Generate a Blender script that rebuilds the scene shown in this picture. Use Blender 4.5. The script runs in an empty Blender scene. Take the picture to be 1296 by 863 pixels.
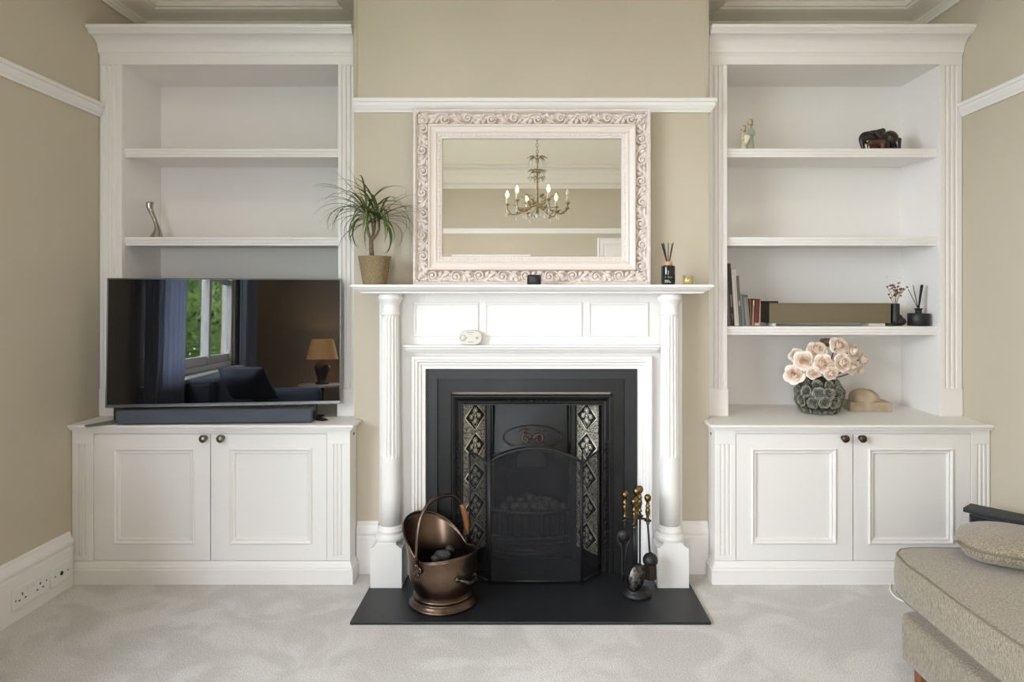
import bpy, bmesh, math, random
from mathutils import Matrix, Vector, Quaternion, Euler, noise
random.seed(7)
PI = math.pi
sc = bpy.context.scene
COL = sc.collection
F = 850.0; VX = 672.0; VY = 375.0; HC = 1.27

def X(px, Y): return (px-VX)*Y/F
def Z(py, Y): return HC-(py-VY)*Y/F
def FLOORY(py, z=0.0): return F*(HC-z)/(py-VY)

# ------------------------------------------------------------------ materials
def lin(c):
    r = []
    for v in c[:3]:
        v = v/255.0
        r.append(v/12.92 if v <= .04045 else ((v+.055)/1.055)**2.4)
    return tuple(r)+(1.0,)

def mat(name, rgb, rough=.5, metal=0.0, bump=None, var=None, spec=.5, coat=0.0, emis=None, detail=4.0, stretch=None, sheen=0.0):
    m = bpy.data.materials.new(name); m.use_nodes = True
    nt = m.node_tree; b = nt.nodes['Principled BSDF']
    b.inputs['Base Color'].default_value = lin(rgb)
    b.inputs['Roughness'].default_value = rough
    b.inputs['Metallic'].default_value = metal
    b.inputs['Specular IOR Level'].default_value = spec
    b.inputs['Coat Weight'].default_value = coat
    b.inputs['Sheen Weight'].default_value = sheen
    tc = nt.nodes.new('ShaderNodeTexCoord')
    src = tc.outputs['Object']
    if stretch:
        mp = nt.nodes.new('ShaderNodeMapping'); mp.inputs['Scale'].default_value = stretch
        nt.links.new(src, mp.inputs['Vector']); src = mp.outputs['Vector']
    if var:
        sca, rgb2, lo, hi = var
        n = nt.nodes.new('ShaderNodeTexNoise'); n.inputs['Scale'].default_value = sca; n.inputs['Detail'].default_value = detail
        nt.links.new(src, n.inputs['Vector'])
        mr = nt.nodes.new('ShaderNodeMapRange'); mr.inputs['From Min'].default_value = lo; mr.inputs['From Max'].default_value = hi
        nt.links.new(n.outputs['Fac'], mr.inputs['Value'])
        mx = nt.nodes.new('ShaderNodeMix'); mx.data_type = 'RGBA'
        mx.inputs['A'].default_value = lin(rgb); mx.inputs['B'].default_value = lin(rgb2)
        nt.links.new(mr.outputs['Result'], mx.inputs['Factor'])
        nt.links.new(mx.outputs['Result'], b.inputs['Base Color'])
    if bump:
        sca, stg, dist = bump
        n = nt.nodes.new('ShaderNodeTexNoise'); n.inputs['Scale'].default_value = sca; n.inputs['Detail'].default_value = 3
        nt.links.new(src, n.inputs['Vector'])
        bp = nt.nodes.new('ShaderNodeBump'); bp.inputs['Strength'].default_value = stg; bp.inputs['Distance'].default_value = dist
        nt.links.new(n.outputs['Fac'], bp.inputs['Height']); nt.links.new(bp.outputs['Normal'], b.inputs['Normal'])
    if emis:
        b.inputs['Emission Color'].default_value = lin(emis[0]); b.inputs['Emission Strength'].default_value = emis[1]
    return m

def glassy(name, tint=(255,255,255), refl=.08):
    m = bpy.data.materials.new(name); m.use_nodes = True
    nt = m.node_tree; nt.nodes.clear()
    o = nt.nodes.new('ShaderNodeOutputMaterial'); t = nt.nodes.new('ShaderNodeBsdfTransparent'); g = nt.nodes.new('ShaderNodeBsdfGlossy')
    t.inputs['Color'].default_value = lin(tint); g.inputs['Roughness'].default_value = .02
    mx = nt.nodes.new('ShaderNodeMixShader'); mx.inputs['Fac'].default_value = refl
    nt.links.new(t.outputs[0], mx.inputs[1]); nt.links.new(g.outputs[0], mx.inputs[2]); nt.links.new(mx.outputs[0], o.inputs['Surface'])
    return m

def meshscreen(name):
    m = bpy.data.materials.new(name); m.use_nodes = True
    nt = m.node_tree; nt.nodes.clear()
    o = nt.nodes.new('ShaderNodeOutputMaterial'); t = nt.nodes.new('ShaderNodeBsdfTransparent'); d = nt.nodes.new('ShaderNodeBsdfPrincipled')
    d.inputs['Base Color'].default_value = lin((20,20,22)); d.inputs['Roughness'].default_value = .6; d.inputs['Specular IOR Level'].default_value = .2
    t.inputs['Color'].default_value = (.46,.46,.47,1)
    ad = nt.nodes.new('ShaderNodeAddShader')
    nt.links.new(t.outputs[0], ad.inputs[0]); nt.links.new(d.outputs[0], ad.inputs[1]); nt.links.new(ad.outputs[0], o.inputs['Surface'])
    return m

M = {}
M['white'] = mat('white_satin_paint', (230,227,224), .45, bump=(35,.04,.002))
M['whitewall'] = mat('ceiling_white_paint', (232,228,219), .75)
M['beige'] = mat('beige_wall_paint', (194,184,165), .85, bump=(60,.05,.002), var=(1.6,(189,179,160),.35,.7))
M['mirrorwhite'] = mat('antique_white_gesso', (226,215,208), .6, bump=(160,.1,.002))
M['wash_shade'] = mat('taupe_wash_with_shade', (186,170,158), .7)  # mirror frame ground: antique wash with crevice shade mixed into the colour
M['black'] = mat('matt_black', (22,22,23), .5)
M['blackgloss'] = mat('gloss_black', (12,12,14), .15)
M['iron'] = mat('cast_iron', (26,26,26), .40, .35, bump=(60,.03,.002), var=(9,(34,33,32),.4,.7))
M['slip'] = mat('black_slate_slip', (27,27,29), .45, bump=(40,.06,.002))
M['slate'] = mat('honed_slate', (28,29,32), .42, bump=(50,.1,.002), var=(6,(34,35,38),.45,.7))
M['soot'] = mat('soot', (7,7,7), 1.0, spec=.05)
M['tile'] = mat('pewter_relief_tile', (196,190,174), .38, .35, var=(150,(70,65,58),.50,.60), bump=(150,.4,.002), detail=2)
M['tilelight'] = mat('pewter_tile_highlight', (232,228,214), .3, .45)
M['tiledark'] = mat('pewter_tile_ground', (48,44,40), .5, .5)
M['bronze'] = mat('worn_bronze', (88,70,62), .4, .6, var=(30,(58,50,46),.4,.7))
M['copper'] = mat('aged_copper', (118,97,82), .32, 1.0, var=(7,(74,62,55),.36,.66), bump=(24,.10,.003))
M['copperdark'] = mat('aged_dark_copper', (112,98,88), .30, 1.0, var=(8,(76,66,60),.4,.7))
M['wood'] = mat('turned_wood', (132,86,50), .4, stretch=(1,1,.2), var=(40,(120,72,36),.4,.7))
M['brass'] = mat('aged_brass', (136,112,68), .28, 1.0, var=(60,(62,48,30),.42,.70))
M['steel'] = mat('scratched_pewter', (95,92,88), .35, .9, var=(60,(40,38,36),.4,.6), bump=(90,.5,.004))
M['nickel'] = mat('brushed_nickel', (172,166,156), .16, 1.0)
M['knob'] = mat('pewter_knob', (120,112,102), .3, 1.0)
M['knobdark'] = mat('dark_pewter_knob', (88,78,64), .32, 1.0)
M['coal'] = mat('coal_stone', (58,56,55), .6, bump=(60,.5,.006), var=(25,(38,36,36),.4,.7))
M['tvscreen'] = mat('tv_glass', (4,4,5), .015, spec=.8)
M['tvframe'] = mat('tv_gunmetal', (120,118,120), .3, .9)
M['fabricgrey'] = mat('grey_speaker_cloth', (72,76,86), .85, bump=(900,.3,.001))
M['greyfoot'] = mat('grey_metal', (105,104,104), .4, .6)
M['pot'] = mat('woven_seagrass', (140,122,90), .8, bump=(160,.5,.003), var=(160,(112,96,68),.35,.65))
M['soil'] = mat('soil', (50,38,28), .95)
M['leaf'] = mat('strap_leaf', (66,86,38), .45, var=(14,(96,110,50),.4,.7))
M['bark'] = mat('cane_bark', (128,108,88), .85, bump=(80,.4,.004), var=(60,(96,76,60),.4,.7))
M['rose'] = mat('blush_petal', (248,236,224), .6, var=(45,(242,226,212),.4,.7))
M['roseheart'] = mat('blush_petal_heart', (244,224,208), .6)
M['rosedull'] = mat('faded_petal', (170,142,122), .7)
M['stem'] = mat('dark_stem', (58,62,42), .6)
M['vase'] = mat('grey_green_glaze', (150,148,132), .3, var=(60,(96,97,86),.4,.65), spec=.6)
M['vasedark'] = mat('dark_green_glaze', (34,36,31), .35)
M['stone'] = mat('carved_sandstone', (182,166,142), .75, bump=(70,.2,.003), var=(22,(160,142,116),.4,.7))
M['darkwood'] = mat('carved_dark_wood', (44,29,22), .28, var=(30,(30,20,15),.4,.7), bump=(60,.2,.003))
M['redwood'] = mat('carved_red_brown_wood', (84,48,34), .35, var=(30,(60,36,26),.4,.7))
M['figcream'] = mat('figurine_cream', (205,196,164), .7)
M['figgrey'] = mat('figurine_sage', (158,160,146), .7)
M['fighair'] = mat('figurine_hair', (150,124,88), .7)
M['figskin'] = mat('figurine_face', (214,190,158), .7)
M['figpale'] = mat('figurine_shawl', (226,216,198), .7)
M['bronzeboard'] = mat('bronze_panel', (118,106,86), .35, .25, stretch=(.3,1,3), var=(6,(108,98,76),.4,.7))
M['olivebottle'] = mat('dark_green_glass', (16,26,20), .12, spec=.6)
M['cork'] = mat('pale_turned_wood', (196,150,108), .6)
M['reed'] = mat('dark_reed', (42,28,22), .8)
M['blackreed'] = mat('black_reed', (18,17,17), .8)
M['labelwhite'] = mat('white_print', (210,215,205), .6)
M['wax'] = mat('yellow_wax', (232,206,96), .5)
M['clear'] = glassy('clear_glass', (250,250,245), .12)
M['pane'] = glassy('window_pane', (248,250,250), .06)
M['alarm'] = mat('ivory_plastic', (212,207,196), .5)
M['alarmink'] = mat('grey_print', (112,106,94), .6)
M['plastic'] = mat('white_plastic', (228,226,224), .35)
M['socketdark'] = mat('socket_slot', (20,20,20), .6)
M['mesh'] = meshscreen('fine_wire_mesh')
M['mirror'] = mat('mirror_glass', (234,233,230), .0, 1.0)
M['antique'] = mat('antique_gilt_cream', (176,164,130), .45, .35, var=(60,(128,112,78),.4,.7))
M['candle'] = mat('candle_sleeve', (232,224,200), .5)
M['bulb'] = mat('lit_bulb', (255,240,214), .3, emis=((255,206,138), 10.0))
M['bulboff'] = mat('unlit_bulb', (225,222,214), .2)
M['crystal'] = mat('crystal_drop', (226,228,226), .05, spec=1.0)
M['fill_downlight'] = mat('fill_downlight_lens', (255,250,240), .4, emis=((255,232,204), 6.0))  # glowing lens of the added ceiling fill lamps
M['shade'] = mat('lamp_shade_linen', (236,196,140), .8, emis=((255,176,92), 1.0))
M['lampbase'] = mat('lamp_ceramic', (70,62,60), .35)
M['curtain'] = mat('grey_curtain', (200,203,214), .85)
def _translucent(m, f):
    nt = m.node_tree; o = nt.nodes['Material Output']; b = nt.nodes['Principled BSDF']
    t = nt.nodes.new('ShaderNodeBsdfTranslucent'); t.inputs['Color'].default_value = lin((214,220,236))
    mx = nt.nodes.new('ShaderNodeMixShader'); mx.inputs['Fac'].default_value = f
    nt.links.new(b.outputs[0], mx.inputs[1]); nt.links.new(t.outputs[0], mx.inputs[2]); nt.links.new(mx.outputs[0], o.inputs['Surface'])
_translucent(M['curtain'], .6)
M['frameprint'] = mat('print_paper', (205,200,186), .8)
M['dried'] = mat('dried_brown_flower', (122,88,62), .9, var=(60,(84,54,40),.4,.7))
M['driedstem'] = mat('dried_stem', (150,124,84), .9)
M['driedpale'] = mat('dried_pale_head', (222,212,198), .9)
M['grass'] = mat('lawn', (104,110,86), .9, var=(8,(88,96,72),.4,.7))
M['bush'] = mat('shrub_leaf', (74,104,44), .7, var=(5,(120,150,62),.4,.65))
M['trunk'] = mat('tree_bark', (86,70,58), .9)
M['led'] = mat('lit_display', (200,215,255), .4, emis=((190,205,255), 2.2))
M['ledblue'] = mat('blue_light', (90,90,230), .4, emis=((80,80,255), 1.5))
M['cable'] = mat('white_cable', (238,238,238), .4)

def carpet():
    m = bpy.data.materials.new('cut_pile_carpet'); m.use_nodes = True
    nt = m.node_tree; b = nt.nodes['Principled BSDF']; b.inputs['Roughness'].default_value = .95; b.inputs['Specular IOR Level'].default_value = .1
    b.inputs['Sheen Weight'].default_value = .25
    tc = nt.nodes.new('ShaderNodeTexCoord')
    big = nt.nodes.new('ShaderNodeTexNoise'); big.inputs['Scale'].default_value = 3.2; big.inputs['Detail'].default_value = 2.5; big.inputs['Distortion'].default_value = 1.6
    fine = nt.nodes.new('ShaderNodeTexNoise'); fine.inputs['Scale'].default_value = 210; fine.inputs['Detail'].default_value = 3
    for n in (big, fine): nt.links.new(tc.outputs['Object'], n.inputs['Vector'])
    r1 = nt.nodes.new('ShaderNodeMapRange'); r1.inputs['From Min'].default_value = .42; r1.inputs['From Max'].default_value = .58
    nt.links.new(big.outputs['Fac'], r1.inputs['Value'])
    m1 = nt.nodes.new('ShaderNodeMix'); m1.data_type = 'RGBA'
    m1.inputs['A'].default_value = lin((200,196,190)); m1.inputs['B'].default_value = lin((214,210,205))
    nt.links.new(r1.outputs['Result'], m1.inputs['Factor'])
    r2 = nt.nodes.new('ShaderNodeMapRange'); r2.inputs['From Min'].default_value = .35; r2.inputs['From Max'].default_value = .65
    r2.inputs['To Min'].default_value = .72; r2.inputs['To Max'].default_value = 1.12
    nt.links.new(fine.outputs['Fac'], r2.inputs['Value'])
    m2 = nt.nodes.new('ShaderNodeVectorMath'); m2.operation = 'SCALE'
    nt.links.new(m1.outputs['Result'], m2.inputs[0]); nt.links.new(r2.outputs['Result'], m2.inputs['Scale'])
    nt.links.new(m2.outputs[0], b.inputs['Base Color'])
    bp = nt.nodes.new('ShaderNodeBump'); bp.inputs['Strength'].default_value = .7; bp.inputs['Distance'].default_value = .006
    nt.links.new(fine.outputs['Fac'], bp.inputs['Height']); nt.links.new(bp.outputs['Normal'], b.inputs['Normal'])
    return m
M['carpet'] = carpet()

def chenille(name, c1, c2, c3):
    m = bpy.data.materials.new(name); m.use_nodes = True
    nt = m.node_tree; b = nt.nodes['Principled BSDF']; b.inputs['Roughness'].default_value = .9; b.inputs['Sheen Weight'].default_value = .3
    tc = nt.nodes.new('ShaderNodeTexCoord')
    outs = []
    for s in ((320,320,70), (150,520,520)):
        mp = nt.nodes.new('ShaderNodeMapping'); mp.inputs['Scale'].default_value = s
        n = nt.nodes.new('ShaderNodeTexNoise'); n.inputs['Scale'].default_value = 1.0; n.inputs['Detail'].default_value = 3
        nt.links.new(tc.outputs['Object'], mp.inputs[0]); nt.links.new(mp.outputs[0], n.inputs['Vector']); outs.append(n)
    ad = nt.nodes.new('ShaderNodeMath'); ad.operation = 'ADD'
    nt.links.new(outs[0].outputs['Fac'], ad.inputs[0]); nt.links.new(outs[1].outputs['Fac'], ad.inputs[1])
    cr = nt.nodes.new('ShaderNodeValToRGB')
    cr.color_ramp.elements[0].position = .78/2; cr.color_ramp.elements[0].color = lin(c2)
    cr.color_ramp.elements[1].position = .62; cr.color_ramp.elements[1].color = lin(c3)
    e = cr.color_ramp.elements.new(.49); e.color = lin(c1)
    hf = nt.nodes.new('ShaderNodeMath'); hf.operation = 'MULTIPLY'; hf.inputs[1].default_value = .5
    nt.links.new(ad.outputs[0], hf.inputs[0]); nt.links.new(hf.outputs[0], cr.inputs[0]); nt.links.new(cr.outputs[0], b.inputs['Base Color'])
    bp = nt.nodes.new('ShaderNodeBump'); bp.inputs['Strength'].default_value = .5; bp.inputs['Distance'].default_value = .003
    nt.links.new(ad.outputs[0], bp.inputs['Height']); nt.links.new(bp.outputs['Normal'], b.inputs['Normal'])
    return m
M['chenille'] = chenille('chenille_upholstery', (134,122,104), (97,86,71), (164,152,132))
M['piping'] = mat('piping_cord', (118,109,93), .9)
M['greysofa'] = mat('slate_blue_upholstery', (98,102,114), .9)

# ------------------------------------------------------------------ mesh builder
class MB:
    def __init__(s):
        s.v = []; s.f = []; s.mi = []; s.sm = []; s.cur = 0; s.smooth = False; s.T = None
    def add(s, vs, fs, smooth=None):
        o = len(s.v)
        for p in vs:
            p = Vector(p)
            s.v.append(s.T @ p if s.T is not None else p)
        for f in fs:
            s.f.append([i+o for i in f]); s.mi.append(s.cur); s.sm.append(s.smooth if smooth is None else smooth)
        return s
    def box(s, x0, x1, y0, y1, z0, z1):
        vs = [(x0,y0,z0),(x1,y0,z0),(x1,y1,z0),(x0,y1,z0),(x0,y0,z1),(x1,y0,z1),(x1,y1,z1),(x0,y1,z1)]
        return s.add(vs, [(0,3,2,1),(4,5,6,7),(0,1,5,4),(1,2,6,5),(2,3,7,6),(3,0,4,7)], False)
    def rings(s, rings, smooth=True, cap0=True, cap1=True, closed=False):
        n = len(rings[0]); vs = [p for r in rings for p in r]; fs = []
        m = len(rings)
        for i in range(m if closed else m-1):
            j = (i+1) % m
            for k in range(n):
                l = (k+1) % n
                fs.append((i*n+k, i*n+l, j*n+l, j*n+k))
        s.add(vs, fs, smooth)
        if not closed:
            o = len(s.v)-len(vs)
            for c, idx in ((cap0, 0), (cap1, m-1)):
                if c:
                    s.f.append([o+idx*n+k for k in range(n)]); s.mi.append(s.cur); s.sm.append(False)
        return s
    def lathe(s, prof, c=(0,0,0), n=24, smooth=True, a0=0.0):
        rs = [[(c[0]+r*math.cos(a0+2*PI*k/n), c[1]+r*math.sin(a0+2*PI*k/n), c[2]+z) for k in range(n)] for r, z in prof]
        return s.rings(rs, smooth)
    def tube(s, path, r, n=8, closed=False, flat=1.0, cap=True):
        P = [Vector(p) for p in path]; m = len(P)
        R = r if isinstance(r, (list, tuple)) else [r]*m
        up = None; rs = []
        for i in range(m):
            if closed: t = P[(i+1) % m]-P[i-1]
            else: t = P[min(i+1, m-1)]-P[max(i-1, 0)]
            if t.length < 1e-9: t = Vector((0,0,1))
            t.normalize()
            if up is None:
                up = Vector((0,0,1)) if abs(t.z) < .9 else Vector((1,0,0))
            u = up-t*up.dot(t)
            if u.length < 1e-6: u = t.orthogonal()
            u.normalize(); w = t.cross(u); up = u
            rs.append([P[i]+u*math.cos(2*PI*k/n)*R[i]*flat+w*math.sin(2*PI*k/n)*R[i] for k in range(n)])
        return s.rings(rs, True, cap, cap, closed)
    def ell(s, c, r, q=None, nu=12, nv=8):
        rs = []
        for i in range(nv+1):
            th = PI*i/nv; th = min(max(th, .02), PI-.02)
            ring = []
            for k in range(nu):
                p = Vector((r[0]*math.sin(th)*math.cos(2*PI*k/nu), r[1]*math.sin(th)*math.sin(2*PI*k/nu), r[2]*math.cos(th)))
                if q is not None: p = q @ p
                ring.append(p+Vector(c))
            rs.append(ring)
        return s.rings(rs)
    def prism(s, poly, axis, a0, a1, smooth=False):
        # poly in the two other axes (x: (y,z); y: (x,z); z: (x,y))
        def P(p, a):
            return (a, p[0], p[1]) if axis == 'x' else ((p[0], a, p[1]) if axis == 'y' else (p[0], p[1], a))
        return s.rings([[P(p, a0) for p in poly], [P(p, a1) for p in poly]], smooth)
    def loft_rect(s, x0, x1, yf, yb, levels):
        # plan rectangle grows by d on the front and both ends at each level (z, d)
        rs = [[(x0-d, yf-d, z), (x1+d, yf-d, z), (x1+d, yb, z), (x0-d, yb, z)] for z, d in levels]
        return s.rings(rs, False)
    def frame(s, x0, x1, z0, z1, prof, fill=False):
        # rectangular mitred frame facing -y; prof = (inset, y)
        rs = [[(x0+d, y, z0+d), (x1-d, y, z0+d), (x1-d, y, z1-d), (x0+d, y, z1-d)] for d, y in prof]
        return s.rings(rs, False, False, fill)
    def frame3(s, x0, x1, z0, z1, prof):
        # mitred architrave: left leg, head, right leg (open at the foot)
        vs = []; fs = []; n = len(prof)
        for d, y in prof:
            vs += [(x0+d, y, z0), (x0+d, y, z1-d), (x1-d, y, z1-d), (x1-d, y, z0)]
        for i in range(n-1):
            for k in range(3):
                fs.append((i*4+k, i*4+k+1, (i+1)*4+k+1, (i+1)*4+k))
        return s.add(vs, fs, False)
    def grid(s, fn, nu, nv, smooth=True, thick=None):
        vs = [fn(i/nu, j/nv) for i in range(nu+1) for j in range(nv+1)]
        fs = [(i*(nv+1)+j, (i+1)*(nv+1)+j, (i+1)*(nv+1)+j+1, i*(nv+1)+j+1) for i in range(nu) for j in range(nv)]
        return s.add(vs, fs, smooth)
    def build(s, name, m, parent=None, loc=None, local=False, bevel=0, seg=2, sub=0, solid=0, remesh=0, recalc=True, angle=.6):
        me = bpy.data.meshes.new(name)
        off = Vector((0,0,0))
        if not local:
            if parent is not None:
                r = parent
                while r.parent: r = r.parent
                off = r.location.copy()
            elif loc is not None: off = Vector(loc)
        me.from_pydata([tuple(p-off) for p in s.v], [], s.f)
        mats = m if isinstance(m, (list, tuple)) else [m]
        for x in mats: me.materials.append(M[x] if isinstance(x, str) else x)
        for p, i, sm in zip(me.polygons, s.mi, s.sm): p.material_index = min(i, len(mats)-1); p.use_smooth = sm
        if recalc:
            b = bmesh.new(); b.from_mesh(me); bmesh.ops.recalc_face_normals(b, faces=b.faces); b.to_mesh(me); b.free()
        me.update()
        o = bpy.data.objects.new(name, me); COL.objects.link(o)
        if parent is not None: o.parent = parent
        elif loc is not None: o.location = loc
        if remesh:
            md = o.modifiers.new('remesh', 'REMESH'); md.mode = 'VOXEL'; md.voxel_size = remesh; md.use_smooth_shade = True
            ms = o.modifiers.new('smooth', 'SMOOTH'); ms.iterations = 4; ms.factor = .5
        if solid:
            md = o.modifiers.new('solid', 'SOLIDIFY'); md.thickness = solid; md.offset = 0
        if bevel:
            md = o.modifiers.new('bevel', 'BEVEL'); md.width = bevel; md.segments = seg; md.limit_method = 'ANGLE'; md.angle_limit = angle
        if sub:
            md = o.modifiers.new('sub', 'SUBSURF'); md.levels = sub; md.render_levels = sub
        return o

def tag(o, label, cat, group=None, kind=None):
    o['label'] = label; o['category'] = cat
    if group: o['group'] = group
    if kind: o['kind'] = kind
    return o
def thing(name, label, cat, loc=(0,0,0), rot=(0,0,0), group=None):
    o = bpy.data.objects.new(name, None); COL.objects.link(o); o.empty_display_size = .05
    o.location = loc; o.rotation_euler = rot
    return tag(o, label, cat, group)
def struct(o, label=None, cat=None):
    o['kind'] = 'structure'
    if label: o['label'] = label
    if cat: o['category'] = cat
    return o
def offset_poly(P, d):
    n = len(P); out = []
    for i in range(n):
        a = Vector(P[i-1]); b = Vector(P[i]); c = Vector(P[(i+1) % n])
        e1 = (b-a).normalized(); e2 = (c-b).normalized()
        n1 = Vector((-e1.y, e1.x)); n2 = Vector((-e2.y, e2.x))
        k = n1+n2
        out.append(b+k*(d/ (1+n1.dot(n2)) if (1+n1.dot(n2)) > 1e-6 else d))
    return out
def spline(pts, n=8, closed=False):
    P = [Vector(p) for p in pts]; m = len(P); out = []
    rng = range(m) if closed else range(m-1)
    for i in rng:
        p0 = P[i-1] if (closed or i > 0) else P[0]*2-P[1]
        p1 = P[i]; p2 = P[(i+1) % m]
        p3 = P[(i+2) % m] if (closed or i+2 < m) else P[-1]*2-P[-2]
        for k in range(n):
            t = k/n
            out.append(.5*((2*p1)+(-p0+p2)*t+(2*p0-5*p1+4*p2-p3)*t*t+(-p0+3*p1-3*p2+p3)*t*t*t))
    if not closed: out.append(P[-1])
    return out

# ------------------------------------------------------------------ the setting
XL, XR, YB, YF, ZC = -2.035, 2.035, 3.53, -2.2, 2.88     # walls
BL, BR, BY = -.814, .818, 3.09                            # chimney breast
WY0, WY1, WZ0, WZ1 = -.80, 1.92, .80, 2.40                # window in the left wall
b = MB(); b.box(XL-.12, XR+.12, YF-.12, YB+.12, -.06, 0)
struct(b.build('floor', 'carpet'), 'pale grey cut pile carpet', 'carpet')
b = MB(); b.box(XL-.12, XR+.12, YF-.12, YB+.12, ZC, ZC+.06)
struct(b.build('ceiling', 'whitewall'), 'off white ceiling', 'ceiling')
b = MB()
b.box(XL-.12, XL, YF, WY0, 0, ZC); b.box(XL-.12, XL, WY1, YB, 0, ZC)
b.box(XL-.12, XL, WY0, WY1, 0, WZ0); b.box(XL-.12, XL, WY0, WY1, WZ1, ZC)
struct(b.build('wall_left', 'beige'), 'beige painted left wall', 'wall')
b = MB(); b.box(XR, XR+.12, YF, YB, 0, ZC)
struct(b.build('wall_right', 'beige'), 'beige painted right wall', 'wall')
b = MB(); b.box(XL-.12, XR+.12, YB, YB+.12, 0, ZC)
struct(b.build('wall_back', 'beige'), 'beige back wall of the alcoves', 'wall')
BX0, BX1, BZ0, BZ1 = -.92, -.06, .50, 1.80                # window added in the opposite wall for front light
b = MB(); b.box(XL-.12, BX0, YF-.12, YF, 0, ZC); b.box(BX1, XR+.12, YF-.12, YF, 0, ZC); b.box(BX0, BX1, YF-.12, YF, 0, BZ0); b.box(BX0, BX1, YF-.12, YF, BZ1, ZC)
struct(b.build('wall_front', 'beige'), 'beige wall opposite the fireplace, seen in the mirror', 'wall')
b = MB()
b.box(BL, -.33, BY, YB-.001, 0, ZC-.001); b.box(.33, BR, BY, YB-.001, 0, ZC-.001); b.box(-.33, .33, BY, YB-.001, .80, ZC-.001)
struct(b.build('wall_chimney_breast', 'beige'), 'projecting beige chimney breast', 'wall')
# cornice all round
PER = [(XL,YF),(XR,YF),(XR,YB),(BR,YB),(BR,BY),(BL,BY),(BL,YB),(XL,YB)]
prof = [(.001,2.668),(.010,2.668),(.012,2.676),(.020,2.682),(.024,2.690),(.032,2.694),(.036,2.702),(.060,2.708),(.110,2.716),(.135,2.722),
        (.140,2.730),(.150,2.732),(.154,2.742),(.158,2.750),(.185,2.765),(.21,2.79),(.225,2.82),(.235,2.83),(.24,2.845),(.25,2.85),(.25,2.879),(.001,2.879)]
b = MB()
b.rings([[(p.x, p.y, z) for p in offset_poly(PER, d)] for d, z in prof], False, False, False)
struct(b.build('trim_1', 'whitewall'), 'moulded plaster cornice', 'cornice')
b = MB()
CP = [(.36,2.879),(.362,2.868),(.372,2.862),(.385,2.866),(.39,2.879)]
b.rings([[(p.x, p.y, z) for p in offset_poly(PER, d)] for d, z in CP], False, False, False)
struct(b.build('trim_8', 'whitewall'), 'plaster bead on the ceiling', 'cornice')
# picture rails
RP = [(0,2.114),(.010,2.114),(.012,2.122),(.018,2.130),(.024,2.144),(.024,2.156),(.030,2.160),(.032,2.172),(.026,2.178),(0,2.180)]
def rail_y(name, xw, sgn, y0, y1, lab):
    b = MB(); b.prism([(xw+sgn*d, z) for d, z in RP], 'y', y0, y1); return struct(b.build(name, 'white'), lab, 'picture rail')
rail_y('trim_2', XL, 1, YF, 3.158, 'white picture rail on the left wall')
rail_y('trim_3', XR, -1, YF, 3.158, 'white picture rail on the right wall')
b = MB()
b.rings([[(BL+.004-.3*d, BY-d, z) if False else (BL+.003, BY-d, z) for d, z in RP], [(BR+d, BY-d, z) for d, z in RP], [(BR+d, 3.158, z) for d, z in RP]], False)
struct(b.build('trim_4', 'white'), 'white picture rail across the chimney breast', 'picture rail')
b = MB(); b.prism([(YF+d, z) for d, z in RP], 'x', XL, XR)
struct(b.build('trim_5', 'white'), 'white picture rail on the opposite wall', 'picture rail')
# skirting
SP = [(0,0),(.022,0),(.022,.168),(.018,.172),(.018,.180),(.024,.186),(.024,.198),(.016,.212),(.010,.222),(.010,.232),(.006,.238),(0,.238)]
def base_y(name, xw, sgn, y0, y1, lab):
    b = MB(); b.prism([(xw+sgn*d, z) for d, z in SP], 'y', y0, y1); return struct(b.build(name, 'white'), lab, 'skirting')
base_y('baseboard_left', XL, 1, YF, 2.955, 'white moulded skirting on the left wall')
base_y('baseboard_right', XR, -1, YF, 2.955, 'white moulded skirting on the right wall')
b = MB()
b.prism([(BY-d, z) for d, z in SP], 'x', BL+.016, -.70); b.prism([(BY-d, z) for d, z in SP], 'x', .69, BR-.006)
struct(b.build('baseboard_chimney_breast', 'white'), 'white skirting either side of the fireplace', 'skirting')
b = MB(); b.prism([(YF+d, z) for d, z in SP], 'x', XL, .82); b.prism([(YF+d, z) for d, z in SP], 'x', 1.70, XR)
struct(b.build('baseboard_front', 'white'), 'white skirting on the opposite wall', 'skirting')
# corner beads of the breast
b = MB()
for x in (BL+.007, BR-.007): b.tube([(x, BY+.004, 2.182), (x, BY+.004, 2.70)], .011, 10)
struct(b.build('trim_6', 'beige'), 'beige corner beads of the chimney breast', 'trim')
# window
b = MB()
b.frame(WY0, WY1, WZ0, WZ1, [(0,.02),(0,.10),(.05,.10),(.05,.02),(0,.02)])
for k in (1, 2):
    y = WY0+(WY1-WY0)*k/3; b.box(y-.035, y+.035, .03, .095, WZ0+.04, WZ1-.04)
b.box(WY0+.04, WY1-.04, .03, .085, 1.58, 1.63)
for k in range(3):
    ya = WY0+(WY1-WY0)*k/3+.04; yb = WY0+(WY1-WY0)*(k+1)/3-.04
    b.box(ya, yb, .04, .08, WZ0+.05, WZ0+.12)
for i, p in enumerate(b.v): b.v[i] = Vector((XL-.12+.12-p.y, p.x, p.z))
win = struct(b.build('window_1', 'white', bevel=.004), 'white sash window in the left wall, reflected in the television', 'window')
b = MB(); b.box(XL-.062, XL-.058, WY0+.05, WY1-.05, WZ0+.05, WZ1-.05)
b.build('pane', 'pane', win)
b = MB(); b.box(XL-.02, XL+.09, WY0-.08, WY1+.08, WZ0-.035, WZ0)
b.build('window_sill', 'white', win, bevel=.006)
b = MB(); b.frame(WY0-.09, WY1+.09, WZ0-.7, WZ0-.04, [(.0,.0),(.0,.02),(.06,.02),(.07,.008),(.07,.0)])
for i, p in enumerate(b.v): b.v[i] = Vector((XL+p.y, p.x, p.z))
b.build('apron_panel', 'white', win)
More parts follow.
